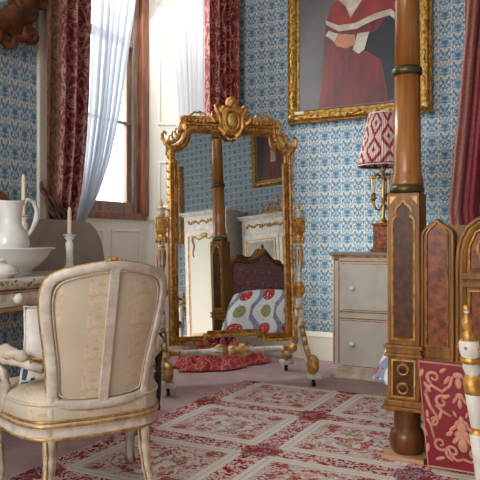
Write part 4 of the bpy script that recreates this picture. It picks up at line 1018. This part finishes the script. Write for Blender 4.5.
# ============================================================ LAMP
lp = thing('table_lamp', 'candelabra table lamp with red and cream ikat shade on the chest', 'lamp', (-1.353, 4.96, .9405))
b = MB(); b.box(-.085, .085, -.085, .085, 0, .02, 0, .006); b.box(-.065, .065, -.065, .065, .02, .20, 0, .006); b.box(-.075, .075, -.075, .075, .20, .218, 0, .004); b.build('base', 'burl', lp)
b = MB(); b.lathe([(.05, .218), (.035, .235), (.014, .26), (.012, .40), (.022, .42), (.012, .44), (.010, .62), (.024, .64), (.010, .66), (.008, .90), (.012, .92)], (0, 0, 0), 0, 14)
for k in range(5):
    a = 2 * PI * k / 5 + 2.9; ca, sa = math.cos(a), math.sin(a)
    b.tube([(ca * r, sa * r, z) for r, z in ((.012, .36), (.04, .32), (.075, .33), (.095, .37), (.095, .40))], .006, 0, 7)
    b.lathe([(.010, .395), (.024, .41), (.024, .415), (.012, .42), (.012, .45)], (ca * .095, sa * .095, 0), 0, 10)
    b.tube([(ca * r, sa * r, z) for r, z in ((.012, .56), (.05, .60), (.09, .58), (.11, .53), (.10, .50))], taper(5, .006, .004), 0, 6)
    for q in range(4): b.ell((ca * (.05 + .02 * q), sa * (.05 + .02 * q), .575 + .02 * math.sin(q * 2)), (.012, .008, .018), 0, 6, Matrix.Rotation(q, 3, 'X'))
b.build('candelabrum', 'brass', lp)
for k in range(5):
    a = 2 * PI * k / 5 + 2.9; b = MB(); b.lathe([(.010, .44), (.010, .57), (.004, .58)], (math.cos(a) * .095, math.sin(a) * .095, 0), 0, 10); b.build('candle_sleeve', 'wax', lp)
b = MB(); NP = 232
def shade(s, t):
    a = -2 * PI * s; r = .195 - .085 * t + .004 * math.sin(58 * 2 * PI * s) * 1.0
    return (r * math.cos(a), r * math.sin(a), .66 + .40 * t)
b.sheet(shade, NP, 8, 0, closed=True)
for rr, zz in ((.195, .66), (.11, 1.06)): b.tube([(rr * math.cos(a), rr * math.sin(a), zz) for a in [2 * PI * k / 48 for k in range(48)]], .005, 1, 6, closed=True)
for k in range(3): a = 2 * PI * k / 3; b.tube([(0, 0, .91), (.105 * math.cos(a), .105 * math.sin(a), 1.05)], .003, 1, 5)
b.build('lamp_shade', ['shade', 'linen'], lp, solid=.002)

# ============================================================ WASHSTAND
ws = thing('washstand', 'white and gilt washstand with flower painted top and grey splashback', 'washstand', (-2.20, 2.35, .86))
# local: x 0 at front, back at -.44 ; y -.9..+.8
b = MB()
out = [(-.44, -.95), (0, -.95), (.01, -.3), (.012, .3), (.0, .50), (-.04, .62), (-.14, .72), (-.28, .775), (-.44, .79)]
b.prism(out, -.043, 0, 'xy'); b.sweep(out, [(0, -.043), (.010, -.034), (.012, -.02), (.010, -.006), (0, 0)], 'xy', True, 0, 0, smooth=True)
b.build('top', 'slab', ws)
b = MB(); ap = [(x if x < -.43 else x - .012, y if y < -.9 else y - .012) for x, y in out]
b.prism(ap, -.148, -.043, 'xy', 0)
body = b.build('apron', 'worn_white', ws)
b = MB()
for zz, mr in ((-.052, .004), (-.148, .006)): b.sweep(ap, [(0, -mr), (mr, 0), (0, mr)], 'xy', True, 0, zz)
b.build('gilt_line', 'gilt_dark', body)
for y0, y1 in ((-.86, -.52), (-.48, -.12), (-.08, .28)):
    b = MB(); b.box(-.012, .012, y0, y1, -.128, -.054, 0, .004); dr = b.build('drawer', 'worn_white', ws)
    b = MB(); b.sweep([(y0 + .015, -.122), (y1 - .015, -.122), (y1 - .015, -.060), (y0 + .015, -.060)], [(.003, 0), (.002, .004), (-.002, .004), (-.003, 0)], 'yz', True, 0, .012); b.build('gilt_moulding', 'gilt_dark', dr)
    b = MB(); b.lathe([(.009, .0), (.010, .012), (.022, .020), (.026, .032), (.018, .046), (.0, .050)], (.010, (y0 + y1) / 2, -.086), 0, 16, 'x'); b.build('knob', 'ceramic', dr)
# splashback with curved end
sp = [(-.95, 0), (.83, 0), (.825, .06), (.81, .12), (.785, .18), (.745, .235), (.69, .272), (.62, .285), (-.95, .285)]
b = MB(); b.prism(sp, -.44, -.415, 'yz'); b.build('splashback', 'grey_marble', ws, label='grey marble splashback with a curved end')
for (x, y) in ((-.05, -.85), (-.40, -.85), (-.40, .70), (-.10, .55)):
    b = MB(); b.lathe([(.016, -.86), (.020, -.83), (.014, -.80), (.018, -.60), (.024, -.35), (.016, -.32), (.026, -.29), (.016, -.26), (.026, -.22), (.028, -.148)], (x, y, 0), 0, 14); b.build('leg', 'worn_white', ws)
b = MB(); b.box(-.40, -.36, -.85, .60, -.70, -.66, 0, .006); b.tube([(-.05, -.85, -.66), (-.38, -.1, -.68), (-.10, .55, -.66)], .014, 0, 8); b.build('stretcher', 'worn_white', ws)

bw = (-2.42, 2.27)
b = MB(); b.lathe([(.075, 0), (.080, .004), (.072, .012), (.070, .018), (.110, .045), (.150, .085), (.172, .120), (.192, .128), (.192, .133), (.172, .130), (.144, .088), (.100, .050), (.0, .028)], (0, 0, 0), 0, 44)
tag(b.build('wash_bowl', 'ceramic', None, (bw[0], bw[1], .8605)), 'wide white china basin holding the jug on the washstand', 'bowl')
jg = thing('water_jug', 'white china water jug standing in the wash bowl', 'jug', (bw[0] - .005, bw[1] - .02, .8905))
b = MB(); b.lathe([(.050, 0), (.055, .006), (.050, .016), (.062, .035), (.084, .085), (.090, .125), (.082, .165), (.062, .195), (.052, .215), (.050, .245), (.056, .285), (.064, .315), (.068, .325), (.064, .325), (.050, .300), (.044, .245), (.046, .21), (.0, .15)], (0, 0, 0), 0, 32)
for v in b.bm.verts:
    if v.co.z > .27:
        k = (v.co.z - .27) / .055; d = Vector((-.5, -.86)); q = max(0, v.co.xy.normalized().dot(d) if v.co.xy.length > .01 else 0) ** 6
        v.co.x += d.x * q * .03 * k; v.co.y += d.y * q * .03 * k; v.co.z += .012 * k * q + .008 * k * max(0, -v.co.xy.normalized().dot(d) if v.co.xy.length > .01 else 0)
b.build('jug_body', 'ceramic', jg)
b = MB(); hd = Vector((.78, .62)); b.tube([(hd.x * r, hd.y * r, z) for r, z in ((.058, .315), (.080, .335), (.108, .325), (.122, .285), (.118, .235), (.100, .190), (.078, .165))], [.009, .010, .010, .011, .011, .010, .010], 0, 10, 1.3); b.build('handle', 'ceramic', jg)
sd = thing('soap_dish', 'small lidded white china soap dish at the washstand edge', 'soap dish', (-2.29, 2.08, .8605))
b = MB(); b.lathe([(.045, 0), (.050, .006), (.070, .018), (.076, .022), (.070, .026), (.0, .024)], (0, 0, 0), 0, 28); b.build('dish', 'ceramic', sd)
b = MB(); b.lathe([(.066, .026), (.066, .034), (.060, .046), (.036, .060), (.012, .064)], (0, 0, 0), 0, 28); b.tube([(0, -.022, .060), (0, -.014, .074), (0, .014, .074), (0, .022, .060)], .005, 0, 8); b.ell((0, 0, .080), (.008, .012, .007)); b.build('lid', 'ceramic', sd)
def candlestick(x, y, hs, hc, label, clabel):
    t = thing('candlestick', label, 'candlestick', (x, y, .8605))
    b = MB(); b.lathe([(.044, 0), (.046, .006), (.040, .014), (.026, .030), (.020, .05), (.018, .06), (.022, .066), (.018, .072), (.019, hs * .55), (.022, hs - .045), (.016, hs - .04), (.015, hs - .03), (.024, hs - .02), (.026, hs - .012)], (0, 0, 0), 0, 22)
    b.build('stem', 'ceramic', t)
    b = MB(); b.lathe([(.020, hs - .012), (.034, hs - .004), (.036, hs), (.014, hs + .001)], (0, 0, 0), 0, 22); b.build('drip_pan', 'ceramic', t)
    b = MB(); b.lathe([(.012, 0), (.011, .02), (.010, hc - .02), (.007, hc - .006), (.002, hc)], (0, 0, 0), 0, 14); b.tube([(0, 0, hc - .004), (.001, 0, hc + .010)], .0014, 1, 5)
    tag(b.build('candle', ['wax', 'black'], None, (x, y, .8605 + hs + .002)), clabel, 'candle')
candlestick(-2.36, 2.585, .198, .14, 'white china candlestick standing on the washstand beside the bowl', 'tapered cream candle in the candlestick right of the bowl')
candlestick(-2.56, 2.462, .30, .21, 'white candlestick almost hidden behind the jug', 'taller cream candle rising behind the jug')
# woven disc on the wall
b = MB(); b.lathe([(0, .03), (.04, .028), (.10, .018), (.128, .010), (.134, .004), (.128, 0), (0, 0)], (0, 0, 0), 0, 40, 'x')
for k in range(40):
    a = 2 * PI * k / 40; b.tube([(.020, .05 * math.cos(a), .05 * math.sin(a)), (.014, .128 * math.cos(a + .12), .128 * math.sin(a + .12))], .003, 0, 5)
tag(b.build('wicker_plaque', 'wicker', None, (-2.799, 2.48, 1.175)), 'round brown woven cane disc on the wall behind the jug', 'wicker disc')
# carved gilt mirror on left wall (lower part in view)
cg = thing('carved_wall_mirror', 'carved dark gilt scrolled frame high on the wall at left', 'mirror', (-2.80, 2.42, 2.07))
b = MB()
oval = [(.34 * math.cos(a), .62 + .50 * math.sin(a)) for a in [2 * PI * k / 48 for k in range(48)]]
b.tube([(.04, p, q) for p, q in oval], .07, 0, 10, closed=True)
b.prism([(.36 * math.cos(a), .62 + .53 * math.sin(a)) for a in [2 * PI * k / 48 for k in range(48)]], .002, .03, 'yz')
rn = random.Random(11)
for k in range(26):
    a = 2 * PI * k / 26 + .1; cy, cz = .36 * math.cos(a), .62 + .53 * math.sin(a)
    b.tube(spiral(cy, cz, .055, .012, a + PI, (1 if k % 2 else -1) * 1.2, 14, .055, 'yz'), taper(15, .020, .009), 0, 7)
    b.ell((.06, cy * .9, .62 + (cz - .62) * .9), (.022, .03, .018), 0, 8)
for cy, cz, r, tn in ((.0, .06, .085, 1.3), (.17, .13, .09, -1.4), (-.17, .13, .09, 1.4), (.25, .25, .08, 1.3), (.10, .045, .055, -1.2), (.27, .12, .06, 1.3), (.33, .33, .05, -1.3), (-.27, .12, .06, -1.3)):
    b.tube(spiral(cy, cz, r, .014, 2.0, tn, 20, .06, 'yz'), taper(21, .030, .012), 0, 8); b.ell((.05, cy, cz), (.03, r * .6, r * .5), 0, 9)
b.build('carved_frame', 'carved_oak', cg)
b = MB(); b.prism([(.30 * math.cos(a), .62 + .46 * math.sin(a)) for a in [2 * PI * k / 48 for k in range(48)]], .03, .034, 'yz'); b.build('mirror_glass', 'mirror', cg)

# ============================================================ STOOL with dark turned legs
st = thing('stool', 'dark turned wooden stool leg standing between armchair and mirror', 'stool', (-2.42, 3.13, 0))
for sx in (-1, 1):
    for sy in (-1, 1):
        b = MB(); x, y = sx * .15, sy * .13
        b.lathe([(.010, 0), (.013, .02), (.009, .04), (.016, .10), (.019, .20), (.016, .215), (.024, .225), (.016, .235), (.023, .25), (.016, .262), (.018, .275), (.024, .32), (.028, .36), (.022, .39), (.030, .41), (.030, .44), (.020, .462), (.0, .47)], (x, y, 0), 0, 16); b.build('leg', 'ebony', st)
b = MB(); b.box(-.14, .14, -.12, .12, .38, .43, 0, .008); b.build('seat', 'ebony', st)

# ============================================================ ARMCHAIR (seen from behind)
ac = thing('armchair', 'white and gilt French armchair in cream silk seen from behind', 'armchair', (-1.604, 1.93, .0145), R(58.5))
def backwarp(co):                          # curve round the sitter + rake back
    k = max(0, co.z - .42)
    return Vector((co.x, co.y + 1.15 * co.x * co.x - .26 * k, co.z - .035 * k))
def smooth_closed(P, it=2):
    for _ in range(it):
        Q = []
        for i in range(len(P)):
            a, c = P[i], P[(i + 1) % len(P)]
            Q += [(a[0] * .75 + c[0] * .25, a[1] * .75 + c[1] * .25), (a[0] * .25 + c[0] * .75, a[1] * .25 + c[1] * .75)]
        P = Q
    return P
hcen = [(0, .405), (.09, .405), (.155, .412), (.176, .425), (.180, .47), (.186, .55), (.200, .64), (.214, .72), (.223, .79), (.224, .845), (.210, .890), (.17, .912), (.10, .928), (.04, .938), (0, .940)]
cen = smooth_closed(mirx(hcen), 2)
b = MB()
prof = [(.020, .010), (.020, -.018), (.012, -.025), (-.008, -.025), (-.016, -.018), (-.016, .016), (0, .022), (.020, .010)]
b.sweep(cen, prof, 'xz', True, 0, 0, smooth=True)
b.sweep(cen, [(.018, .004), (.0235, -.002), (.0235, -.010), (.0195, -.017), (.017, -.017)], 'xz', True, 1, 0, smooth=True)
# centre strut
n0 = len(b.bm.verts)
vs = []
for k in range(12):
    z0 = .41 + .52 * k / 12; z1 = .41 + .52 * (k + 1) / 12; b.box(-.0165, .0165, -.024, .012, z0, z1, 0)
# crest leaf
for x, z, r in ((0, .966, .011), (.018, .962, .008), (-.018, .962, .008), (.034, .960, .006), (-.034, .960, .006)): b.ell((x, -.008, z), (r * 1.3, .012, r), 1, 8)
b.warp(backwarp); 
b.build('back_frame', ['chair_white', 'gilt_pale'], ac)
# upholstery of back: two faces and body
b = MB()
inn = [(x * .90, .685 + (z - .685) * .915) for x, z in cen]
def fillsheet(mb, loop, y, dome, m=0, sgn=-1):
    c0 = (sum(p[0] for p in loop) / len(loop), sum(p[1] for p in loop) / len(loop)); n = len(loop); R_ = 7
    rings = []
    for r in range(R_ + 1):
        t = 1 - r / R_; rings.append([mb.bm.verts.new((c0[0] + (p[0] - c0[0]) * t, y + sgn * dome * (1 - t ** 4), c0[1] + (p[1] - c0[1]) * t)) for p in loop] if r < R_ else [mb.bm.verts.new((c0[0], y + sgn * dome, c0[1]))])
    for r in range(R_):
        A, B = rings[r], rings[r + 1]
        for i in range(n):
            j = (i + 1) % n
            if len(B) == 1: mb._f([A[i], A[j], B[0]], m, True)
            else: mb._f([A[i], A[j], B[j], B[i]], m, True)
fillsheet(b, inn, -.008, .006, 0, -1); fillsheet(b, inn, .012, .035, 0, 1)
inn2 = inn; b.tube([(x, -.012, z) for x, z in inn2], .0045, 1, 6, closed=True)
b.warp(backwarp)
b.build('back_upholstery', ['chair_silk', 'chair_silk'], ac)
# rear stiles from back frame to seat, and legs
for sx in (-1, 1):
    b = MB(); pts = [(sx * .184, .52), (sx * .180, .44), (sx * .180, .38), (sx * .182, .285)]
    b.tube([(x, 1.15 * x * x - .26 * max(0, z - .42) - .004, z) for x, z in pts], [.020, .024, .025, .025], 0, 10)
    b.build('back_stile', 'chair_white', ac)
seat = [(-.185, .01), (-.235, .04), (-.275, .11), (-.300, .22), (-.315, .34), (-.310, .43), (-.27, .475), (-.15, .495), (0, .515), (.15, .495), (.27, .475), (.310, .43), (.315, .34), (.300, .22), (.275, .11), (.235, .04), (.185, .01), (.09, -.004), (0, -.010), (-.09, -.004)]
ssm = smooth_closed(seat, 2)
b = MB()
def rail_z(x, y): return 0
b.sweep(ssm[::1], [(-.045, .345), (0, .345), (.008, .338), (.006, .325), (-.002, .318), (0, .300), (.004, .292), (-.004, .278), (-.03, .278), (-.045, .345)], 'xy', True, 0, 0, smooth=True, sgn=-1)
b.sweep(ssm[::1], [(.006, .326), (.0095, .330), (.0095, .336), (.006, .340)], 'xy', True, 1, 0, smooth=True, sgn=-1)
b.sweep(ssm[::1], [(-.002, .279), (.006, .283), (.005, .290), (0, .291)], 'xy', True, 1, 0, smooth=True, sgn=-1)
b.build('seat_rail', ['chair_white', 'gilt_pale'], ac)
b = MB()
cs = (0, .25)
def seatloop(k, z): return [((x - cs[0]) * k + cs[0], (y - cs[1]) * k + cs[1], z) for x, y in ssm]
loops = [seatloop(.97, .34), seatloop(1.0, .352), seatloop(1.0, .405), seatloop(.985, .42), seatloop(.93, .438), seatloop(.7, .452), seatloop(.4, .458), seatloop(.1, .460)]
vl = [[b.bm.verts.new(c) for c in L] for L in loops]
for A, B in zip(vl, vl[1:]):
    for i in range(len(A)): b._f([A[i], A[(i + 1) % len(A)], B[(i + 1) % len(A)], B[i]], 0, True)
b._f(vl[-1], 0, True)
b.tube([((x) * 1.003, (y - .25) * 1.003 + .25, .412) for x, y in ssm], .006, 0, 6, closed=True)
b.tube([((x) * 1.008, (y - .25) * 1.008 + .25, .349) for x, y in ssm], .0055, 1, 6, closed=True)
b.build('seat', ['chair_silk', 'gilt_pale'], ac)
def cab(x, y, dx, dy, front):
    b = MB(); k = 1
    pts = [(0, .345), (.006, .30), (.016, .25), (.014, .20), (.004, .14), (-.006, .08), (-.004, .035), (.010, .002)] if front else [(0, .345), (-.002, .28), (.0, .20), (.012, .12), (.030, .05), (.048, .002)]
    rr = [.034, .036, .033, .026, .021, .018, .018, .023] if front else [.026, .028, .024, .020, .018, .020]
    b.tube([(x + dx * p, y + dy * p, z) for p, z in pts], rr, 0, 12)
    b.tube([(x + dx * (p + r * .97), y + dy * (p + r * .97), z) for (p, z), r in zip(pts[1:], rr[1:])], .004, 1, 6)
    nx, ny = -dy, dx
    b.tube([(x + dx * p + nx * r * .98, y + dy * p + ny * r * .98, z) for (p, z), r in zip(pts[1:], rr[1:])], .0035, 1, 6)
    b.tube([(x + dx * p - nx * r * .98, y + dy * p - ny * r * .98, z) for (p, z), r in zip(pts[1:], rr[1:])], .0035, 1, 6)
    b.build('leg', ['chair_white', 'gilt_pale'], ac)
cab(-.185, .035, -.6, -.8, False); cab(.185, .035, .6, -.8, False); cab(-.285, .44, -.6, .8, True); cab(.285, .44, .6, .8, True)
for sx in (-1, 1):
    b = MB()
    pts = [(.205, .05, .615), (.250, .085, .632), (.290, .14, .638), (.312, .21, .640), (.322, .28, .636), (.322, .32, .622), (.316, .325, .60)]
    b.tube([(sx * x, y, z) for x, y, z in pts], [.020, .019, .019, .020, .021, .020, .012], 0, 10, .8)
    b.tube([(sx * x, y, z) for x, y, z in ((.318, .30, .615), (.305, .26, .58), (.296, .24, .53), (.300, .25, .48), (.303, .28, .425))], [.018, .018, .017, .018, .022], 0, 10)
    ar = b.build('arm', 'chair_white', ac, (0, 0, -.078))
    b = MB(); b.tube([(sx * x, y, z) for x, y, z in ((.255, .09, .648), (.270, .11, .660), (.292, .16, .666), (.308, .21, .668), (.316, .255, .664), (.318, .275, .652))], [.014, .026, .031, .032, .028, .014], 0, 12, .75); 
    b.tube([(sx * x, y, z) for x, y, z in ((.238, .075, .640), (.28, .12, .646), (.304, .17, .649), (.320, .23, .650), (.330, .29, .640))], .010, 1, 8)
    b.tube([(sx * (x - .045), y + .02, z) for x, y, z in ((.245, .075, .640), (.28, .12, .646), (.304, .17, .649), (.320, .23, .650), (.330, .27, .640))], .008, 1, 8)
    b.build('arm_pad', ['chair_silk', 'gilt_pale'], ar)
# cushion on the armchair
b = MB()
def pillow(s, t, sgn):
    u, v = s * 2 - 1, t * 2 - 1
    e = (1 - u ** 4) ** .5 * (1 - v ** 4) ** .5
    return (u * .15 * (1 - .07 * (1 - v * v)) * 1.0, sgn * .055 * max(0, e) + .0, v * .155 * (1 - .07 * (1 - u * u)))
for sg in (-1, 1): b.sheet(lambda s, t: pillow(s, t, sg), 20, 20, 0)
bmesh.ops.remove_doubles(b.bm, verts=b.bm.verts, dist=.0015)
ed = []
for k in range(40):
    q = k / 10; i = int(q); f = q - i; u, v = ((-1 + 2 * f, -1), (1, -1 + 2 * f), (1 - 2 * f, 1), (-1, 1 - 2 * f))[i]
    ed.append((u * .15 * (1 - .07 * (1 - v * v)), 0, v * .155 * (1 - .07 * (1 - u * u))))
b.tube(ed, .006, 0, 6, closed=True)
for f in b.bm.faces:
    c = f.calc_center_median()
    if c.z < -.07 and (-.140 < c.x < -.128 or -.118 < c.x < -.110): f.material_index = 1
pl = b.build('throw_pillow', ['linen', 'stripe_blue'], None)
mt = Matrix.Translation(ac.location) @ Matrix.Rotation(R(58.5), 4, 'Z') @ Matrix.Translation((-.105, .165, .615)) @ Matrix.Rotation(R(0), 4, 'Z') @ Matrix.Rotation(R(14), 4, 'X')
pl.matrix_world = mt
tag(pl, 'white pillow with blue stripes propped on the cream armchair', 'pillow')

# ============================================================ WHITE AND GILT CHAIR at right edge
wc = thing('side_chair', 'white and gilt turned chair post at the right edge', 'chair', (-.235, 1.97, 0))
for i, x in enumerate((-.045, .385)):
    b = MB(); z0 = .0145
    pr = [(.011, z0), (.013, .06), (.011, .09), (.020, .42), (.024, .50), (.017, .505), (.017, .515), (.0185, .52), (.026, .62), (.029, .66), (.020, .68), (.026, .70), (.024, .712), (.031, .718), (.031, .728), (.024, .732), (.028, .738), (.031, .752), (.031, .772), (.027, .782), (.018, .790), (.020, .800), (.013, .810), (.013, .815), (.0175, .83), (.016, .843), (.008, .860), (.007, .866), (.0095, .872), (.010, .882), (.005, .890), (0, .892)]
    g = {4, 5, 6, 8, 9, 12, 13, 14, 19, 20, 21, 22, 23, 24, 25, 26, 28, 29, 30}
    b.lathe(pr, (0, 0, 0), 0, 20, 'z', [1 if k in g else 0 for k in range(len(pr) - 1)])
    for k in range(6): a = 2 * PI * k / 6 + .3; b.ell((.031 * math.cos(a), .031 * math.sin(a), .762), (.005, .005, .005), 1, 7)
    b.warp(lambda co: Vector((co.x + (.06 - .085 * co.z) * (1 if i == 0 else -1), co.y, co.z)))
    b.warp(lambda co: Vector((co.x + x, co.y, .0145 + (co.z - .0145) * .945)))
    b.build('back_post', ['white_paint', 'gilt'], wc)
b = MB(); b.tube([(-.02 + .38 * t, 0,   .725 + .03 * math.sin(PI * t)) for t in [k / 12 for k in range(13)]], .016, 0, 10); b.tube([(-.02 + .38 * t, 0, .66 - .0 * t) for t in [k / 6 for k in range(7)]], .011, 1, 8)
for k in range(3): b.tube([(.08 + k * .09, 0, .66), (.08 + k * .09, 0, .745)], .008, 0, 8)
b.build('crest_rail', ['gilt_pale', 'white_paint'], wc)
b = MB(); b.box(.03, .36, -.43, .0, .43, .47, 0, .015); b.build('seat', 'red_silk', wc)
b = MB(); b.box(.01, .35, -.42, .02, .39, .43, 0, .008); b.build('seat_frame', 'white_paint', wc)
for x in (.04, .32): b = MB(); b.lathe([(.011, .0145), (.020, .39)], (x, -.40, 0), 0, 14); b.build('leg', 'white_paint', wc)
